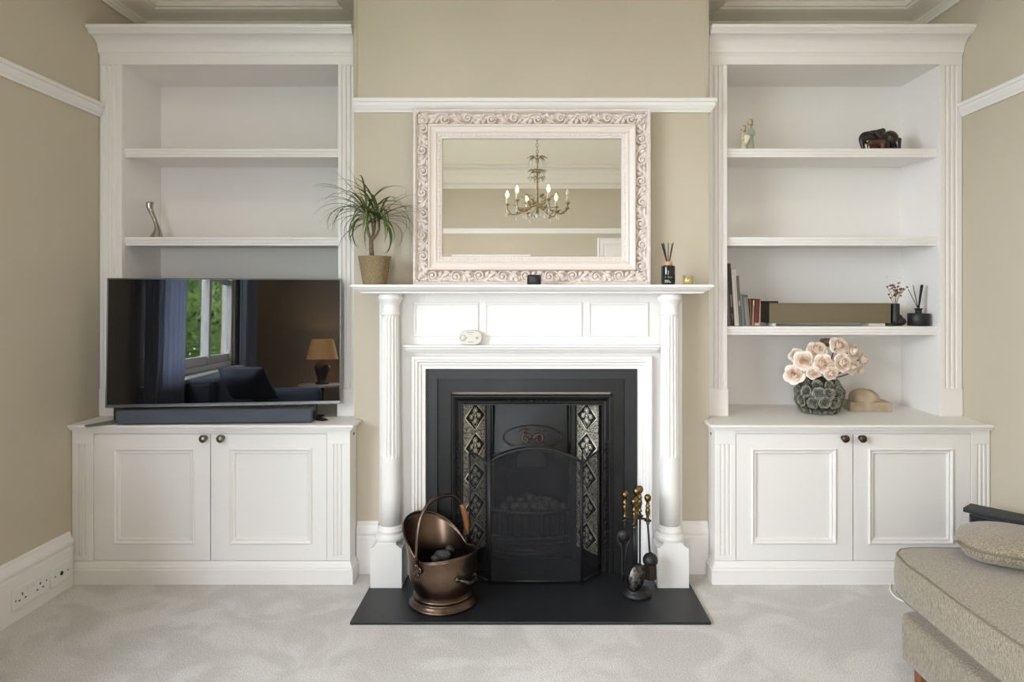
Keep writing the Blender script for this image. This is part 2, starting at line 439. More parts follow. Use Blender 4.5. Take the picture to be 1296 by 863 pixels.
# low window added to the opposite wall as a source of front light
b = MB()
b.frame(BX0, BX1, BZ0, BZ1, [(0,.02),(0,.10),(.045,.10),(.045,.02),(0,.02)])
b.box(BX0+.04, BX1-.04, .035, .085, 1.13, 1.18)
for i, p in enumerate(b.v): b.v[i] = Vector((p.x, YF-p.y, p.z))
w2 = struct(b.build('added_window', 'white', bevel=.004), 'white sash window added in the opposite wall for front light, only its head shows in the mirror', 'window')
b = MB(); b.box(BX0+.04, BX1-.04, YF-.062, YF-.058, BZ0+.04, BZ1-.04); b.build('pane', 'pane', w2)
b = MB(); b.frame(BX0-.055, BX1+.055, BZ0-.055, BZ1+.055, [(0,0),(0,-.018),(.012,-.022),(.04,-.018),(.055,-.010),(.055,.0)])
for i, p in enumerate(b.v): b.v[i] = Vector((p.x, YF-p.y, p.z))
b.build('architrave', 'white', w2)
b = MB(); b.box(BX0-.08, BX1+.08, YF-.02, YF+.09, BZ0-.03, BZ0); b.build('window_sill', 'white', w2, bevel=.006)
# door in the opposite wall
b = MB(); b.box(.92, 1.60, YF, YF+.035, .005, 1.96)
dr = struct(b.build('door_1', 'white', bevel=.003), 'white panelled door in the opposite wall', 'door')
b = MB()
for z0, z1 in ((.2,.85),(1.0,1.85)):
    for x0, x1 in ((1.0,1.22),(1.30,1.52)):
        b.frame(x0, x1, z0, z1, [(0,0),(.0,-.012),(.012,-.016),(.02,0)])
for i, p in enumerate(b.v): b.v[i] = Vector((p.x, YF+.035-p.y, p.z))
b.build('panel_moulding', 'white', dr)
b = MB(); b.frame3(.82, 1.70, 0, 2.06, [(0,0),(0,-.02),(.015,-.03),(.03,-.022),(.07,-.022),(.085,-.012),(.10,-.012),(.10,0)])
for i, p in enumerate(b.v): b.v[i] = Vector((p.x, YF-p.y, p.z))
b.build('door_frame', 'white', dr)
b = MB(); b.ell((1.0, YF+.085, 1.0), (.028,.024,.028)); b.tube([(1.0,YF+.03,1.0),(1.0,YF+.08,1.0)], .01)
b.build('door_knob', 'brass', dr)
# ------------------------------------------------------------------ fitted bookcases and cabinets
def fluted(mb, x0, x1, yf, yb, z0, z1, g0, g1, n, gz0, gz1, depth=.006):
    mb.box(x0, x1, yf, yb, z0, gz0); mb.box(x0, x1, yf, yb, gz1, z1)
    poly = [(x0, yb), (x0, yf)]
    w = (g1-g0)/(2*n-1)
    for k in range(n):
        a = g0+2*k*w
        for t in range(7):
            th = PI*t/6
            poly.append((a+w*(1-math.cos(th))/2, yf+depth*math.sin(th)))
    poly += [(x1, yf), (x1, yb)]
    mb.prism(poly, 'z', gz0, gz1)

def cabinet(side, lab, xo, xi, doors, pil, panels, knobs, kmat):
    # xo = wall side, xi = hearth side; back part tucks beside the breast
    sgn = 1 if xi > xo else -1
    xb = BL-.006 if sgn > 0 else BR+.006
    def rng(a, c): return (min(a, c), max(a, c))
    yf = 2.976
    root = thing('base_cabinet', lab, 'cabinet', ((xo+xi)/2, 3.2, 0), (0,0,0), 'fitted base cabinets')
    b = MB()
    a, c = rng(xo, xi); b.box(a, c, yf+.02, 3.086, .03, .679)
    a2, c2 = rng(xo, xb); b.box(a2, c2, 3.086, 3.515, .03, .679)
    b.build('carcass', 'white', root)
    for px0, px1, g0, g1 in pil:
        b = MB(); x0, x1 = X(px0, yf), X(px1, yf)
        if px0 < 100: x0 = xo
        if px1 > 1245: x1 = xo
        if abs(px1-443) < 1.5: x1 = xi
        if abs(px0-904.5) < 1.5: x0 = xi
        fluted(b, x0, x1, yf-.003, yf+.022, .10, .679, X(g0, yf), X(g1, yf), 3, Z(703, yf), Z(562, yf), .007)
        b.build('pilaster', 'white', root, bevel=.0015)
    b = MB(); b.box(X(pil[0][1],yf), X(pil[1][0],yf), yf, yf+.022, .662, .679); b.build('face_rail', 'white', root)
    b = MB(); b.box(X(pil[0][1],yf), X(pil[1][0],yf), yf, yf+.022, .085, .098); b.build('face_rail', 'white', root)
    # plinth with moulded top, returned at the hearth side
    b = MB()
    for (x0, x1) in (rng(xo, xi),):
        d = [(0,.016),(.062,.016),(.066,.011),(.074,.011),(.080,.006),(.090,.003),(.096,.0),(.098,-.004)]
        rs = []
        for z, o in d:
            l = x0-(o if sgn < 0 else 0); r = x1+(o if sgn > 0 else 0)
            rs.append([(l, yf-.002-o, z), (r, yf-.002-o, z), (r, 3.062, z), (l, 3.062, z)])
        b.rings(rs, False)
    b.build('plinth', 'white', root)
    for (px0, px1), (pa, pb), kp in zip(doors, panels, knobs):
        x0, x1, z0, z1 = X(px0, yf)+.0022, X(px1, yf)-.0022, .0995, .6600
        b = MB()
        mx0, mx1, mz0, mz1 = X(pa, yf), X(pb, yf), Z(688, yf), Z(567.5, yf)
        # stiles and rails around a sunk panel
        b.rings([[(x0, yf+.021, z0), (x1, yf+.021, z0), (x1, yf+.021, z1), (x0, yf+.021, z1)],
                 [(x0, yf, z0), (x1, yf, z0), (x1, yf, z1), (x0, yf, z1)],
                 [(mx0+.012, yf, mz0+.012), (mx1-.012, yf, mz0+.012), (mx1-.012, yf, mz1-.012), (mx0+.012, yf, mz1-.012)],
                 [(mx0+.014, yf+.009, mz0+.014), (mx1-.014, yf+.009, mz0+.014), (mx1-.014, yf+.009, mz1-.014), (mx0+.014, yf+.009, mz1-.014)]], False)
        d = b.build('door', 'white', root)
        b = MB()
        b.frame(mx0, mx1, mz0, mz1, [(0,yf+.001),(0,yf-.006),(.004,yf-.009),(.008,yf-.007),(.010,yf-.002),(.014,yf+.001),(.018,yf-.002),(.022,yf+.001),(.024,yf+.009)])
        b.build('panel_moulding', 'white', d)
        b = MB(); kx, kz = X(kp, 2.95), Z(555.5, 2.95)
        b.T = Matrix.Translation((kx, yf, kz)) @ Matrix.Rotation(PI/2, 4, 'X')
        b.lathe([(.0,-.001),(.011,-.001),(.011,.003),(.007,.006),(.006,.014),(.010,.018),(.0165,.022),(.0175,.027),(.015,.032),(.008,.035),(.0,.0355)], n=20)
        b.build('knob', kmat, d)
    # little catch hole on the return
    b = MB(); fx = xi+sgn*.0005; yy = 3.035
    b.T = Matrix.Translation((fx, yy, Z(549, 3.03))) @ Matrix.Rotation(PI/2, 4, 'Y')
    b.lathe([(0,-.001),(.007,-.001),(.007,.001),(0,.001)], n=10)
    b.build('screw_cap', 'socketdark', root)
    return root

cabinet('left', 'white two door fitted cabinet under the television', XL+.003, -.801,
        ((118.5,266.5),(266.5,414)), ((92,118.5,99,109),(414,443,422,434)), ((144,247),(291,395)), (256.5,278.5), 'knob')
cabinet('right', 'white two door fitted cabinet under the vase of roses', XR-.003, .814,
        ((931,1079.7),(1079.7,1229)), ((904.5,931,911.5,925),(1229,1252,1236.5,1250)), ((951,1058),(1099,1206)), (1070.5,1092.5), 'knobdark')

def worktop(lab, xo, xi, xb):
    sgn = 1 if xi > xo else -1
    def poly(d): return [(xo, 2.945+d), (xi-sgn*d, 2.945+d), (xi-sgn*d, 3.087), (xb, 3.087), (xb, 3.515), (xo, 3.515)]
    P = [(0.6800,.012),(.6835,.012),(.6845,.008),(.6895,.007),(.6925,.002),(.695,0),(.702,0),(.7045,.002),(.7055,.005)]
    b = MB(); b.rings([[(p[0], p[1], z) for p in poly(d)] for z, d in P], False)
    o = b.build('cabinet_worktop', 'white', None, ((xo+xi)/2, 3.2, .68))
    return tag(o, lab, 'worktop', 'fitted cabinet worktops')
worktop('white moulded edge worktop the television and soundbar stand on', XL+.002, -.780, BL-.004)
worktop('white moulded edge worktop the rose vase and stone carving stand on', XR-.002, .790, BR+.004)
CT = .7056

def bookcase(lab, xl, xr, ol, orr, shelves, flL, flR):
    yf, yb = 3.165, 3.512
    z0 = CT+.0004; zt = Z(81.6, yf)
    root = thing('bookcase', lab, 'bookcase', ((xl+xr)/2, 3.34, z0), (0,0,0), 'fitted bookcases')
    b = MB(); b.box(xl, xr, yb-.012, yb, z0, 2.40); b.build('back_panel', 'white', root)
    for a, c in ((xl, ol), (orr, xr)):
        b = MB(); b.box(a, c, yf+.02, yb-.012, z0, 2.40); b.build('side_panel', 'white', root)
    for (a, c), (g0, g1, n) in (((xl, ol), flL), ((orr, xr), flR)):
        b = MB(); fluted(b, a, c, yf, yf+.02, z0, zt, g0, g1, n, z0+.13, zt-.004, .009)
        b.box(a+(.0 if a == xl else -.003), c+(.003 if a == xl else 0), yf-.006, yf+.001, z0, z0+.128)
        b.build('stile', 'white', root, bevel=.0012)
    b = MB(); b.box(ol, orr, yf+.02, yb-.012, zt, zt+.02); b.build('top_panel', 'white', root)
    b = MB(); b.box(xl, xr, yf-.001, yf+.02, zt, 2.42); b.build('frieze_board', 'white', root)
    b = MB()
    P = [(.0,2.404),(.006,2.404),(.008,2.412),(.012,2.414)]
    for t in range(9):
        a = PI/2*t/8
        P.append((.014+.062*(1-math.cos(a)), 2.416+.062*math.sin(a)))
    P += [(.080,2.480),(.084,2.486),(.090,2.488),(.096,2.494),(.103,2.497),(.105,2.502),(.105,2.511),(.0,2.511)]
    b.prism([(yf-d, z) for d, z in P], 'x', xl, xr)
    b.box(xl, xr, yf, yb, 2.42, 2.511)
    b.build('crown_moulding', 'white', root)
    for zz in shelves:
        b = MB(); b.box(ol+.001, orr-.001, 3.20, yb-.0125, zz-.030, zz)
        b.prism([(3.20, zz), (3.188, zz), (3.186, zz-.003), (3.186, zz-.013), (3.189, zz-.016), (3.189, zz-.027), (3.192, zz-.030), (3.192, zz-.040), (3.20, zz-.042), (3.215, zz-.042), (3.215, zz-.03)], 'x', ol+.001, orr-.001)
        b.build('shelf', 'white', root)
    return root
YS = 3.19
S1, S2, S3 = Z(188, YS), Z(300, YS), Z(413, YS)
bookcase('white fitted bookcase above the television, left of the chimney breast', XL+.003, BL-.008, -1.928, -.909, (S1, S2),
         (XL+.018, -1.955, 3), (X(432,3.165), X(446,3.165), 3))
bookcase('white fitted bookcase holding the books and ornaments, right of the chimney breast', BR+.008, XR-.003, .925, 1.929, (S1, S2, S3),
         (X(901.5,3.165), X(915,3.165), 3), (X(1196,3.165), X(1211,3.165), 3))

# ------------------------------------------------------------------ hearth and fireplace surround
HZ = .012
b = MB(); b.box(-.70, .697, 2.595, BY-.001, .0005, HZ); b.box(-.324, .324, BY-.001, 3.47, .0005, HZ)
tag(b.build('hearth_slab', 'slate', None, (0,2.84,0), bevel=.002), 'black slate hearth slab set in the carpet before the fireplace', 'hearth')

sur = thing('fireplace_surround', 'white painted mantelpiece with fluted columns around the black fireplace', 'mantelpiece', (0,3.0,HZ))
BYF = 3.03
b = MB()
b.box(-.684, -.482, BYF, BY-.001, HZ, 1.285); b.box(.482, .683, BYF, BY-.001, HZ, 1.285); b.box(-.482, .482, BYF, BY-.001, .952, 1.285)
b.build('back_board', 'white', sur, bevel=.002)
for a, c in ((523.5,606),(613,737),(744,821)):
    b = MB(); x0, x1, z0, z1 = X(a,BYF), X(c,BYF), Z(426,BYF), Z(382.5,BYF)
    b.frame(x0, x1, z0, z1, [(0,BYF),(.0,BYF-.004),(.004,BYF-.008),(.009,BYF-.008),(.012,BYF-.003),(.014,BYF-.0005)], False)
    b.box(x0+.012, x1-.012, BYF-.003, BYF, z0+.012, z1-.012)
    b.build('frieze_panel', 'white', sur)
b = MB()
b.frame3(X(520.5,3.0), X(826,3.0), HZ, Z(451,3.0), [(0,BYF),(0,BYF-.026),(.003,BYF-.029),(.013,BYF-.029),(.016,BYF-.024),(.026,BYF-.022),(.029,BYF-.014),(.040,BYF-.012),(.043,BYF-.004),(.0585,BYF-.003),(.0595,BYF+.03)])
b.build('architrave', 'white', sur)
b = MB(); b.loft_rect(X(516,2.99), X(830,2.99), 2.995, BYF, [(1.019,-.006),(1.022,0),(1.026,.001),(1.030,.008),(1.036,.012),(1.043,.014),(1.046,.020),(1.053,.020)])
b.build('bed_shelf', 'white', sur)
MZ = 1.3203
b = MB(); b.loft_rect(-.735, .745, 2.895, BY-.0015, [(1.281,-.01),(1.283,0),(1.289,.002),(1.293,.010),(1.300,.022),(1.306,.027),(1.308,.033),(1.311,.035),(1.318,.035),(MZ,.033)])
b.build('mantel_shelf', 'white', sur)
for sx, cx in ((-1, -.619), (1, .612)):
    cy = 2.96
    def ang(z):
        return .0465+(.0375-.0465)*max(0, min(1, (z-.26)/(1.19-.26)))
    n = 144; nf = 16
    b = MB(); rs = []
    def ring(z, fl):
        r0 = ang(z); out = []
        for k in range(n):
            ph = (k % (n//nf))/(n//nf)
            d = fl*.0088*max(0.0, math.sin(PI*min(1,max(0,(ph-.14)/.72))))
            r = r0-d; a = 2*PI*k/n+.1
            out.append((cx+r*math.cos(a), cy+r*math.sin(a), z))
        return out
    for z, fl in ((.255,0),(.40,0),(.555,0),(.566,.0),(.574,.8),(.582,1),(.80,1),(1.0,1),(1.165,1),(1.174,.8),(1.181,0),(1.20,0)):
        rs.append(ring(z, fl))
    b.rings(rs, True)
    col = b.build('column', 'white', sur)
    b = MB(); px0, px1 = (-.693,-.556) if sx < 0 else (.545,.682)
    ch = .024
    b.prism([(px0,HZ),(px1,HZ),(px1,.206-ch),(px1-.008,.206-ch+.003),(px1-ch,.206-.008),(px1-ch-.002,.206),(px0+ch+.002,.206),(px0+ch,.206-.008),(px0+.008,.206-ch+.003),(px0,.206-ch)], 'y', 2.894, BYF-.0005)
    b.build('plinth_block', 'white', col, bevel=.002)
    b = MB(); b.lathe([(.0,.203),(.058,.203),(.064,.208),(.066,.217),(.064,.226),(.058,.231),(.053,.233),(.052,.238),(.055,.241),(.057,.246),(.055,.251),(.051,.254),(.050,.262),(.047,.268),(.0,.268)], (cx,cy,0), 40)
    b.build('column_base', 'white', col)
    b = MB(); b.lathe([(.0,1.186),(.0385,1.186),(.041,1.189),(.043,1.194),(.041,1.199),(.0385,1.201),(.0385,1.232),(.040,1.236),(.043,1.240),(.046,1.247),(.052,1.254),(.054,1.258),(.054,1.270),(.050,1.275),(.050,1.2805),(.0,1.2805)], (cx,cy,0), 40)
    b.build('capital', 'white', col)

# ------------------------------------------------------------------ cast iron insert
ins = thing('fireplace_insert', 'black cast iron tiled fireplace behind the mesh screen', 'fireplace', (0,3.1,HZ))
b = MB()
b.frame3(-.481, .481, HZ, .9515, [(0,3.085),(0,3.046),(.056,3.046),(.058,3.060)])
b.build('slate_slip', 'slip', ins)
b = MB()
b.frame3(-.424, .424, HZ, .894, [(0,3.088),(0,3.058),(.060,3.058),(.062,3.07)])
b.build('outer_panel', 'iron', ins)
fx0, fx1, fzt = X(572,3.07), X(775,3.07), Z(499,3.07)
b = MB()
b.frame3(fx0, fx1, HZ, fzt, [(0,3.075),(0,3.050),(.003,3.045),(.008,3.045),(.011,3.050),(.016,3.052),(.030,3.066),(.040,3.068),(.043,3.064),(.048,3.064),(.050,3.085),(.052,3.10)])
b.build('moulded_frame', 'iron', ins)
# scroll relief on the head and the legs of the frame
def scroll(mb, c, ux, uz, r, turns=1.5, t0=0.0, w=.002, y=3.06, n=22, ny=0.0):
    pts = []; R = []
    for i in range(n+1):
        t = i/n; a = t0+2*PI*turns*t; rr = r*(1-.82*t)
        pts.append((c[0]+ux*rr*math.cos(a), y+ny, c[1]+uz*rr*math.sin(a))); R.append(w*(1.1-.4*t))
    mb.tube(pts, R, 5)
b = MB()
zc = fzt-.026
for k in range(8):
    x = X(674,3.06)+(k-3.5)*.033
    scroll(b, (x, zc), 1 if k < 4 else -1, 1 if k % 2 else -1, .012, 1.4, .5*k, .0022, 3.063)
    b.ell((x+.016*(1 if k < 4 else -1), 3.062, zc+(.005 if k % 2 else -.005)), (.011,.004,.004), Quaternion((0,1,0), .6*(-1)**k), 8, 6)
b.tube([(X(636,3.06), 3.061, zc+.010), (X(645,3.06), 3.061, zc), (X(636,3.06)+.02, 3.061, zc-.008)], .002, 5)
b.build('frame_relief', 'iron', ins)
for xs, s in ((fx0+.026, 1), (fx1-.026, -1)):
    b = MB()
    for k in range(13):
        z = .60-.043*k
        scroll(b, (xs, z), s*(1 if k % 2 else -1), 1, .013, 1.5, .3*k, .0022, 3.060)
        b.ell((xs+(.008 if k % 2 else -.008), 3.060, z-.021), (.005,.004,.014), Quaternion((0,1,0), .5*(-1)**k), 8, 6)
    b.build('frame_relief', 'iron', ins)
# splayed tile panels: five tiles each side
def tilepanel(side):
    A = Vector((side*.308, 3.085, 0)); B_ = Vector((side*.216, 3.205, 0))
    ex = (B_-A).normalized(); nrm = Vector((0,0,1)).cross(ex)
    if nrm.y > 0: nrm = -nrm
    W = (B_-A).length; H = .140
    for k in range(5):
        zt = .777-.140*k; zb = zt-H+.0025
        T = Matrix(((ex.x, nrm.x, 0, A.x), (ex.y, nrm.y, 0, A.y), (0, 0, 1, zb), (0,0,0,1)))
        b = MB(); b.T = T
        h = H-.0025
        b.cur = 0; b.box(0.001, W-.001, -.006, 0, 0, h)
        cx, cz, rx, rz = W/2, h/2, W*.46, h*.47
        D = [(cx, cz+rz), (cx+rx, cz), (cx, cz-rz), (cx-rx, cz)]
        b.cur = 2
        b.rings([[(p[0], .0002, p[1]) for p in D], [(cx+(p[0]-cx)*.99, .0012, cz+(p[1]-cz)*.99) for p in D]], False, False, True)
        b.cur = 1
        for i in range(4):
            p, q = D[i], D[(i+1) % 4]
            b.tube([(p[0], .0012, p[1]), (q[0], .0012, q[1])], .0026, 6)
        # flower heads, berries and leaves inside the lozenge
        b.cur = 0
        for (u, v, r) in ((0,.42,.26),(-.38,.02,.2),(.38,.02,.2),(0,-.30,.25),(0,.06,.13)):
            c = (cx+u*rx, .0014, cz+v*rz); R = r*rx
            for m in range(7):
                a = 2*PI*m/7
                b.ell((c[0]+R*.62*math.cos(a), .0016, c[2]+R*.62*math.sin(a)), (R*.34,.0022,R*.34), None, 7, 5)
            b.cur = 1; b.ell((c[0], .0022, c[2]), (R*.4,.0028,R*.4), None, 8, 5); b.cur = 0
        b.cur = 1
        for sx in (-1, 1):
            b.tube([(cx, .002, cz-rz*.78), (cx+sx*rx*.18, .002, cz-rz*.55), (cx+sx*rx*.34, .002, cz-rz*.30)], .0012, 5)
            b.ell((cx+sx*rx*.22, .002, cz+rz*.16), (.006,.002,.003), Quaternion((0,1,0), -sx*.8), 7, 5)
        b.cur = 0
        # small scrolls in the four corners
        for sx in (-1, 1):
            for sz in (-1, 1):
                for (du, dv, rr) in ((.40,.40,.014),(.43,.20,.008),(.22,.43,.008)):
                    c = (cx+sx*W*du, cz+sz*h*dv)
                    pts = [(c[0]+sx*rr*(1-.8*t/12)*math.cos(2*PI*1.4*t/12), .0008, c[1]+sz*rr*(1-.8*t/12)*math.sin(2*PI*1.4*t/12)) for t in range(13)]
                    b.tube(pts, .0014, 5)
        b.build('tile', ['tile', 'tilelight', 'tiledark'], ins)
for s in (-1, 1): tilepanel(s)
# cheek strips, hood and firebox
b = MB()
for s in (-1, 1):
    for x0, x1, y0, y1 in ((.190,.213,3.188,3.23), (.180,.191,3.205,3.25)):
        a, c = sorted((s*x0, s*x1)); b.box(a, c, y0, y1, HZ, .772)
    b.prism([(s*.310,3.10),(s*.310,3.30),(s*.21,3.30),(s*.214,3.212)], 'z', HZ, .777)
b.build('cheek', 'iron', ins, bevel=.003)
HX = .184
def hood_z(u): return .500+.045*math.cos(u*PI/2)
def hood_pt(u, v):       # u -1..1, v 0 top..1 bottom
    x = HX*u; z = .774+(hood_z(u)-.774)*v
    y = 3.222-.05*v**1.6*(1-.55*u*u)
    return (x, y, z)
b = MB(); b.grid(lambda i, j: hood_pt(2*i-1, j), 24, 12)
b.grid(lambda i, j: (hood_pt(2*i-1,1)[0], hood_pt(2*i-1,1)[1]+.07*j, hood_pt(2*i-1,1)[2]), 24, 1)
hood = b.build('hood', 'iron', ins, solid=.006)
b = MB()
lip = [hood_pt(-1+2*i/24, 1) for i in range(25)]
b.tube([(p[0], p[1]-.004, p[2]+.004) for p in lip], .006, 8)
b.grid(lambda i, j: (hood_pt(2*i-1,1)[0], hood_pt(2*i-1,1)[1]-.003-.004*math.sin(PI*j), hood_pt(2*i-1,1)[2]+.005+.024*j*(1-.5*abs(2*i-1)**3)), 24, 5)
for s in (-1, 1):
    b.tube([(s*HX, 3.20, .504), (s*(HX-.01), 3.19, .497), (s*(HX-.03), 3.185, .505)], [.004,.006,.003], 7)
b.build('hood_lip', 'iron', hood)
# medallion: oval ring, field and writhing scroll
mc = (X(674,3.20), Z(553,3.20)); mr = (.140,.055)
def med_y(x, z):
    v = max(0, min(1, (.774-z)/(.774-hood_z(x/HX)))); return hood_pt(x/HX, v)[1]
b = MB()
ov = [(mc[0]+mr[0]*math.cos(2*PI*k/40), mc[1]+mr[1]*math.sin(2*PI*k/40)) for k in range(40)]
b.tube([(x, med_y(x,z)-.004, z) for x, z in ov], .0035, 6, True)
b.tube([(mc[0]+(x-mc[0])*.94, med_y(x,z)-.003, mc[1]+(z-mc[1])*.88) for x, z in ov], .0018, 5, True)
b.build('medallion_ring', 'iron', hood)
b = MB()
b.grid(lambda i, j: (lambda x, z: (x, med_y(x, z)-.0035, z))(mc[0]+mr[0]*.93*j*math.cos(2*PI*i), mc[1]+mr[1]*.86*j*math.sin(2*PI*i)), 32, 4)
b.build('medallion_field', 'iron', hood)
b = MB()
for s in (-1, 1):
    pts = []
    for i in range(31):
        t = i/30
        if t < .45:
            a = PI*.5+t/.45*2*PI*1.25; r = .005+.023*t/.45
            pts.append((mc[0]+s*(.031+r*math.cos(a)), mc[1]-.006+r*math.sin(a)))
        else:
            q = (t-.45)/.55
            pts.append((mc[0]+s*(.031-.028*(1-q)+.034*math.sin(PI*q*.9)*1.0-.020*q), mc[1]-.006+.046*q+.006*math.sin(2*PI*q)))
    b.tube([(x, med_y(x,z)-.007, z) for x, z in pts], [.0028+.0032*math.sin(PI*min(1,.15+i/36)) for i in range(31)], 7)
    b.tube([(mc[0]+s*x, med_y(mc[0]+s*x,mc[1]+z)-.006, mc[1]+z) for x, z in ((.0,-.044),(.016,-.036),(.030,-.038),(.05,-.03),(.066,-.036))], [.002,.004,.004,.003,.002], 6)
    b.tube([(mc[0]+s*x, med_y(mc[0]+s*x,mc[1]+z)-.006, mc[1]+z) for x, z in ((.02,.036),(.038,.042),(.056,.034),(.066,.026))], [.002,.0045,.004,.002], 6)
b.build('medallion_scroll', 'bronze', hood)
b = MB()
b.box(-.20, .20, 3.44, 3.46, HZ, .79)
b.grid(lambda i, j: (-.20+.05*i, 3.23+.21*i, HZ+.76*j), 1, 1, False); b.grid(lambda i, j: (.20-.05*i, 3.23+.21*i, HZ+.76*j), 1, 1, False)
b.box(-.31, .31, 3.24, 3.46, .779, .80)
b.build('firebox', 'soot', ins)
b = MB()
b.tube(spline([(-.075,3.43,.48),(-.05,3.425,.515),(0,3.42,.525),(.05,3.425,.515),(.075,3.43,.48)], 6), .008, 6)
b.grid(lambda i, j: (-.07+.14*i, 3.43, .40+.11*j*math.sin(PI*(.15+.7*i))), 10, 2)
b.build('flue_plate', 'iron', ins)
# bow-fronted grate
def bow(x, y0=3.20, d=.055): return y0-d*(1-(x/.19)**2)
xs = [-.185+.37*i/24 for i in range(25)]
b = MB()
gzt, gzb = Z(648,3.16), Z(681,3.16)
b.tube([(x, bow(x), gzt) for x in xs], .008, 8); b.tube([(x, bow(x), gzb) for x in xs], .009, 8)
b.tube([(x, bow(x)+.004, gzb-.022) for x in xs], .006, 8)
grate = b.build('grate', 'iron', ins)
for k in range(15):
    x = -.172+.344*k/14
    b = MB(); b.tube([(x, bow(x), gzb), (x, bow(x), gzt)], .0042, 8); b.build('grate_bar', 'iron', grate)
b = MB()
rows = [(gzb-.03, .0), (.17,.004), (.165,.012), (.135,.010), (.13,.020), (.10,.018), (.095,.03), (.06,.032), (.055,.05), (.013,.055)]
rows = [(gzb-.03-(gzb-.03-.013)*k/9, d) for k, (z, d) in enumerate(rows)]
vs = []
b.rings([[(x, bow(x, 3.20, .055-d*.6)+d*.2, z) for x in xs]+[(.185,3.24,z),(-.185,3.24,z)] for z, d in rows], False)
b.build('ashpan_cover', 'iron', ins)
b = MB(); b.rings([[(x, bow(x)+.01, z) for x in xs]+[(.185,3.43,z),(-.185,3.43,z)] for z in (gzb, gzt-.012)], False)
b.build('coal_bed', 'soot', ins)
def lump(name, c, r, q, m, label, group, seed):
    b = MB(); rnd = random.Random(seed)
    b.ell((0,0,0), r, None, 12, 9)
    for i, p in enumerate(b.v):
        k = 1+.28*noise.noise(Vector(p)*28+Vector((seed*3.1, seed, 0)))
        b.v[i] = q @ (p*k)
    zmin = min(p.z for p in b.v)
    o = b.build(name, m, None, local=True); o.location = (c[0], c[1], c[2]-zmin)
    return tag(o, label, 'coal', group)
cl = [(640,.034),(652,.036),(664,.040),(676,.042),(688,.038),(700,.038),(712,.034),(646,.03),(660,.03),(672,.034),(682,.032),(694,.03),(668,.028)]
for i, (px, r) in enumerate(cl):
    row = 0 if i < 7 else (1 if i < 12 else 2)
    yy = 3.20+.055*row+.01*(i % 2); z = gzt-.0118+(.0, .016, .03)[row]
    rnd = random.Random(i)
    lump('coal', (X(px, yy), yy, z-.004), (r*.85, r*.6, r*.72), Euler((rnd.uniform(-.5,.5), rnd.uniform(-.7,.7), rnd.uniform(0,3))).to_quaternion(), 'coal',
         'rough grey coal lump heaped in the cast iron grate behind the screen', 'coals in the grate', i+3)

# ------------------------------------------------------------------ folding fire screen
FY = 2.935
fs = thing('fire_screen', 'black three fold arched mesh fire screen standing on the hearth', 'fire screen', (X(677.5,FY),FY,HZ))
x0, x1 = X(620,FY), X(735.5,FY); zb = HZ+.004; zs = Z(580,FY); za = Z(567,FY)
def arch(n=20): return [(x0+(x1-x0)*i/n, FY, zs-.016+(za-zs+.016)*math.sin(PI*i/n)**.8) for i in range(n+1)]
A = arch()
b = MB(); b.tube([(x0,FY,HZ)]+[(x0,FY,zs-.016)], .0055, 8); b.tube([(x1,FY,HZ),(x1,FY,zs-.016)], .0055, 8)
b.tube(A, .005, 8); b.tube([(x0,FY,zb+.01),(x1,FY,zb+.01)], .005, 8)
cp = b.build('centre_frame', 'black', fs)
b = MB(); b.grid(lambda i, j: (x0+(x1-x0)*i, FY+.001, zb+.008+(A[min(20,int(round(i*20)))][2]-zb-.008)*j), 20, 1, False)
b.build('mesh_panel', 'mesh', cp)
for s, xa, xo in ((-1, x0-.006, X(594.7,3.045)), (1, x1+.006, X(757,3.045))):
    ya, yo = FY+.006, 3.028
    zt = Z(566.5,3.045)
    def sp(t): return xa+(xo-xa)*t, ya+(yo-ya)*t
    top = [(sp(i/12)[0], sp(i/12)[1], zs-.035+(zt-.016-zs+.035)*math.sin(PI/2*i/12)**.8) for i in range(13)]
    b = MB(); b.tube([(xa,ya,HZ),(xa,ya,zs+.012)], .0048, 8); b.tube([(xo,yo,HZ),(xo,yo,zt-.01)], .0048, 8)
    b.tube(top, .005, 8); b.tube([(xa,ya,zb+.01),(xo,yo,zb+.01)], .0045, 8)
    sf = b.build('side_frame', 'black', fs)
    b = MB(); b.grid(lambda i, j: (sp(i)[0], sp(i)[1]+.001, zb+.008+(top[min(12,int(round(i*12)))][2]-zb-.008)*j), 12, 1, False)
    b.build('mesh_panel', 'mesh', sf)
    for (xx, yy, zz) in ((xa,ya,zs+.012),(xo,yo,zt-.012)):
        b = MB(); b.lathe([(.0,0),(.005,0),(.003,.004),(.005,.008),(.005,.012),(.001,.022),(0,.022)], (xx,yy,zz), 10); b.build('finial', 'black', sf)
# ------------------------------------------------------------------ coal scuttle
SCX, SCY = -.362, 2.772
sct = thing('coal_scuttle', 'aged copper helmet coal scuttle with swing handle on the left of the hearth', 'coal scuttle', (SCX,SCY,HZ), (0,0,math.atan2(.66,-.75)))
def srim(a):
    c = math.cos(a)
    zr = .200+(.128*max(0,c)**1.1)+.024*max(0,-c)**1.5
    rr = .132+(.052*max(0,c)**1.6)+.010*max(0,-c)**2
    return rr, zr
def sbody(a, t):
    rr, zr = srim(a)
    z = .052+(zr-.052)*t
    base = .112+.030*math.sin(PI*min(1, (z-.052)/.20))**.8*(1 if z < .252 else 1)
    base = .112+.026*math.sin(min(PI*.62, PI*.62*(z-.052)/.11))
    k = t**2.2
    r = base*(1-k)+rr*k
    return (r*math.cos(a), r*math.sin(a), z)
b = MB(); N = 56
b.rings([[sbody(2*PI*k/N, j/16) for k in range(N)] for j in range(17)], True, True, False)
body = b.build('body', 'copper', sct, local=True, solid=.003, recalc=True)
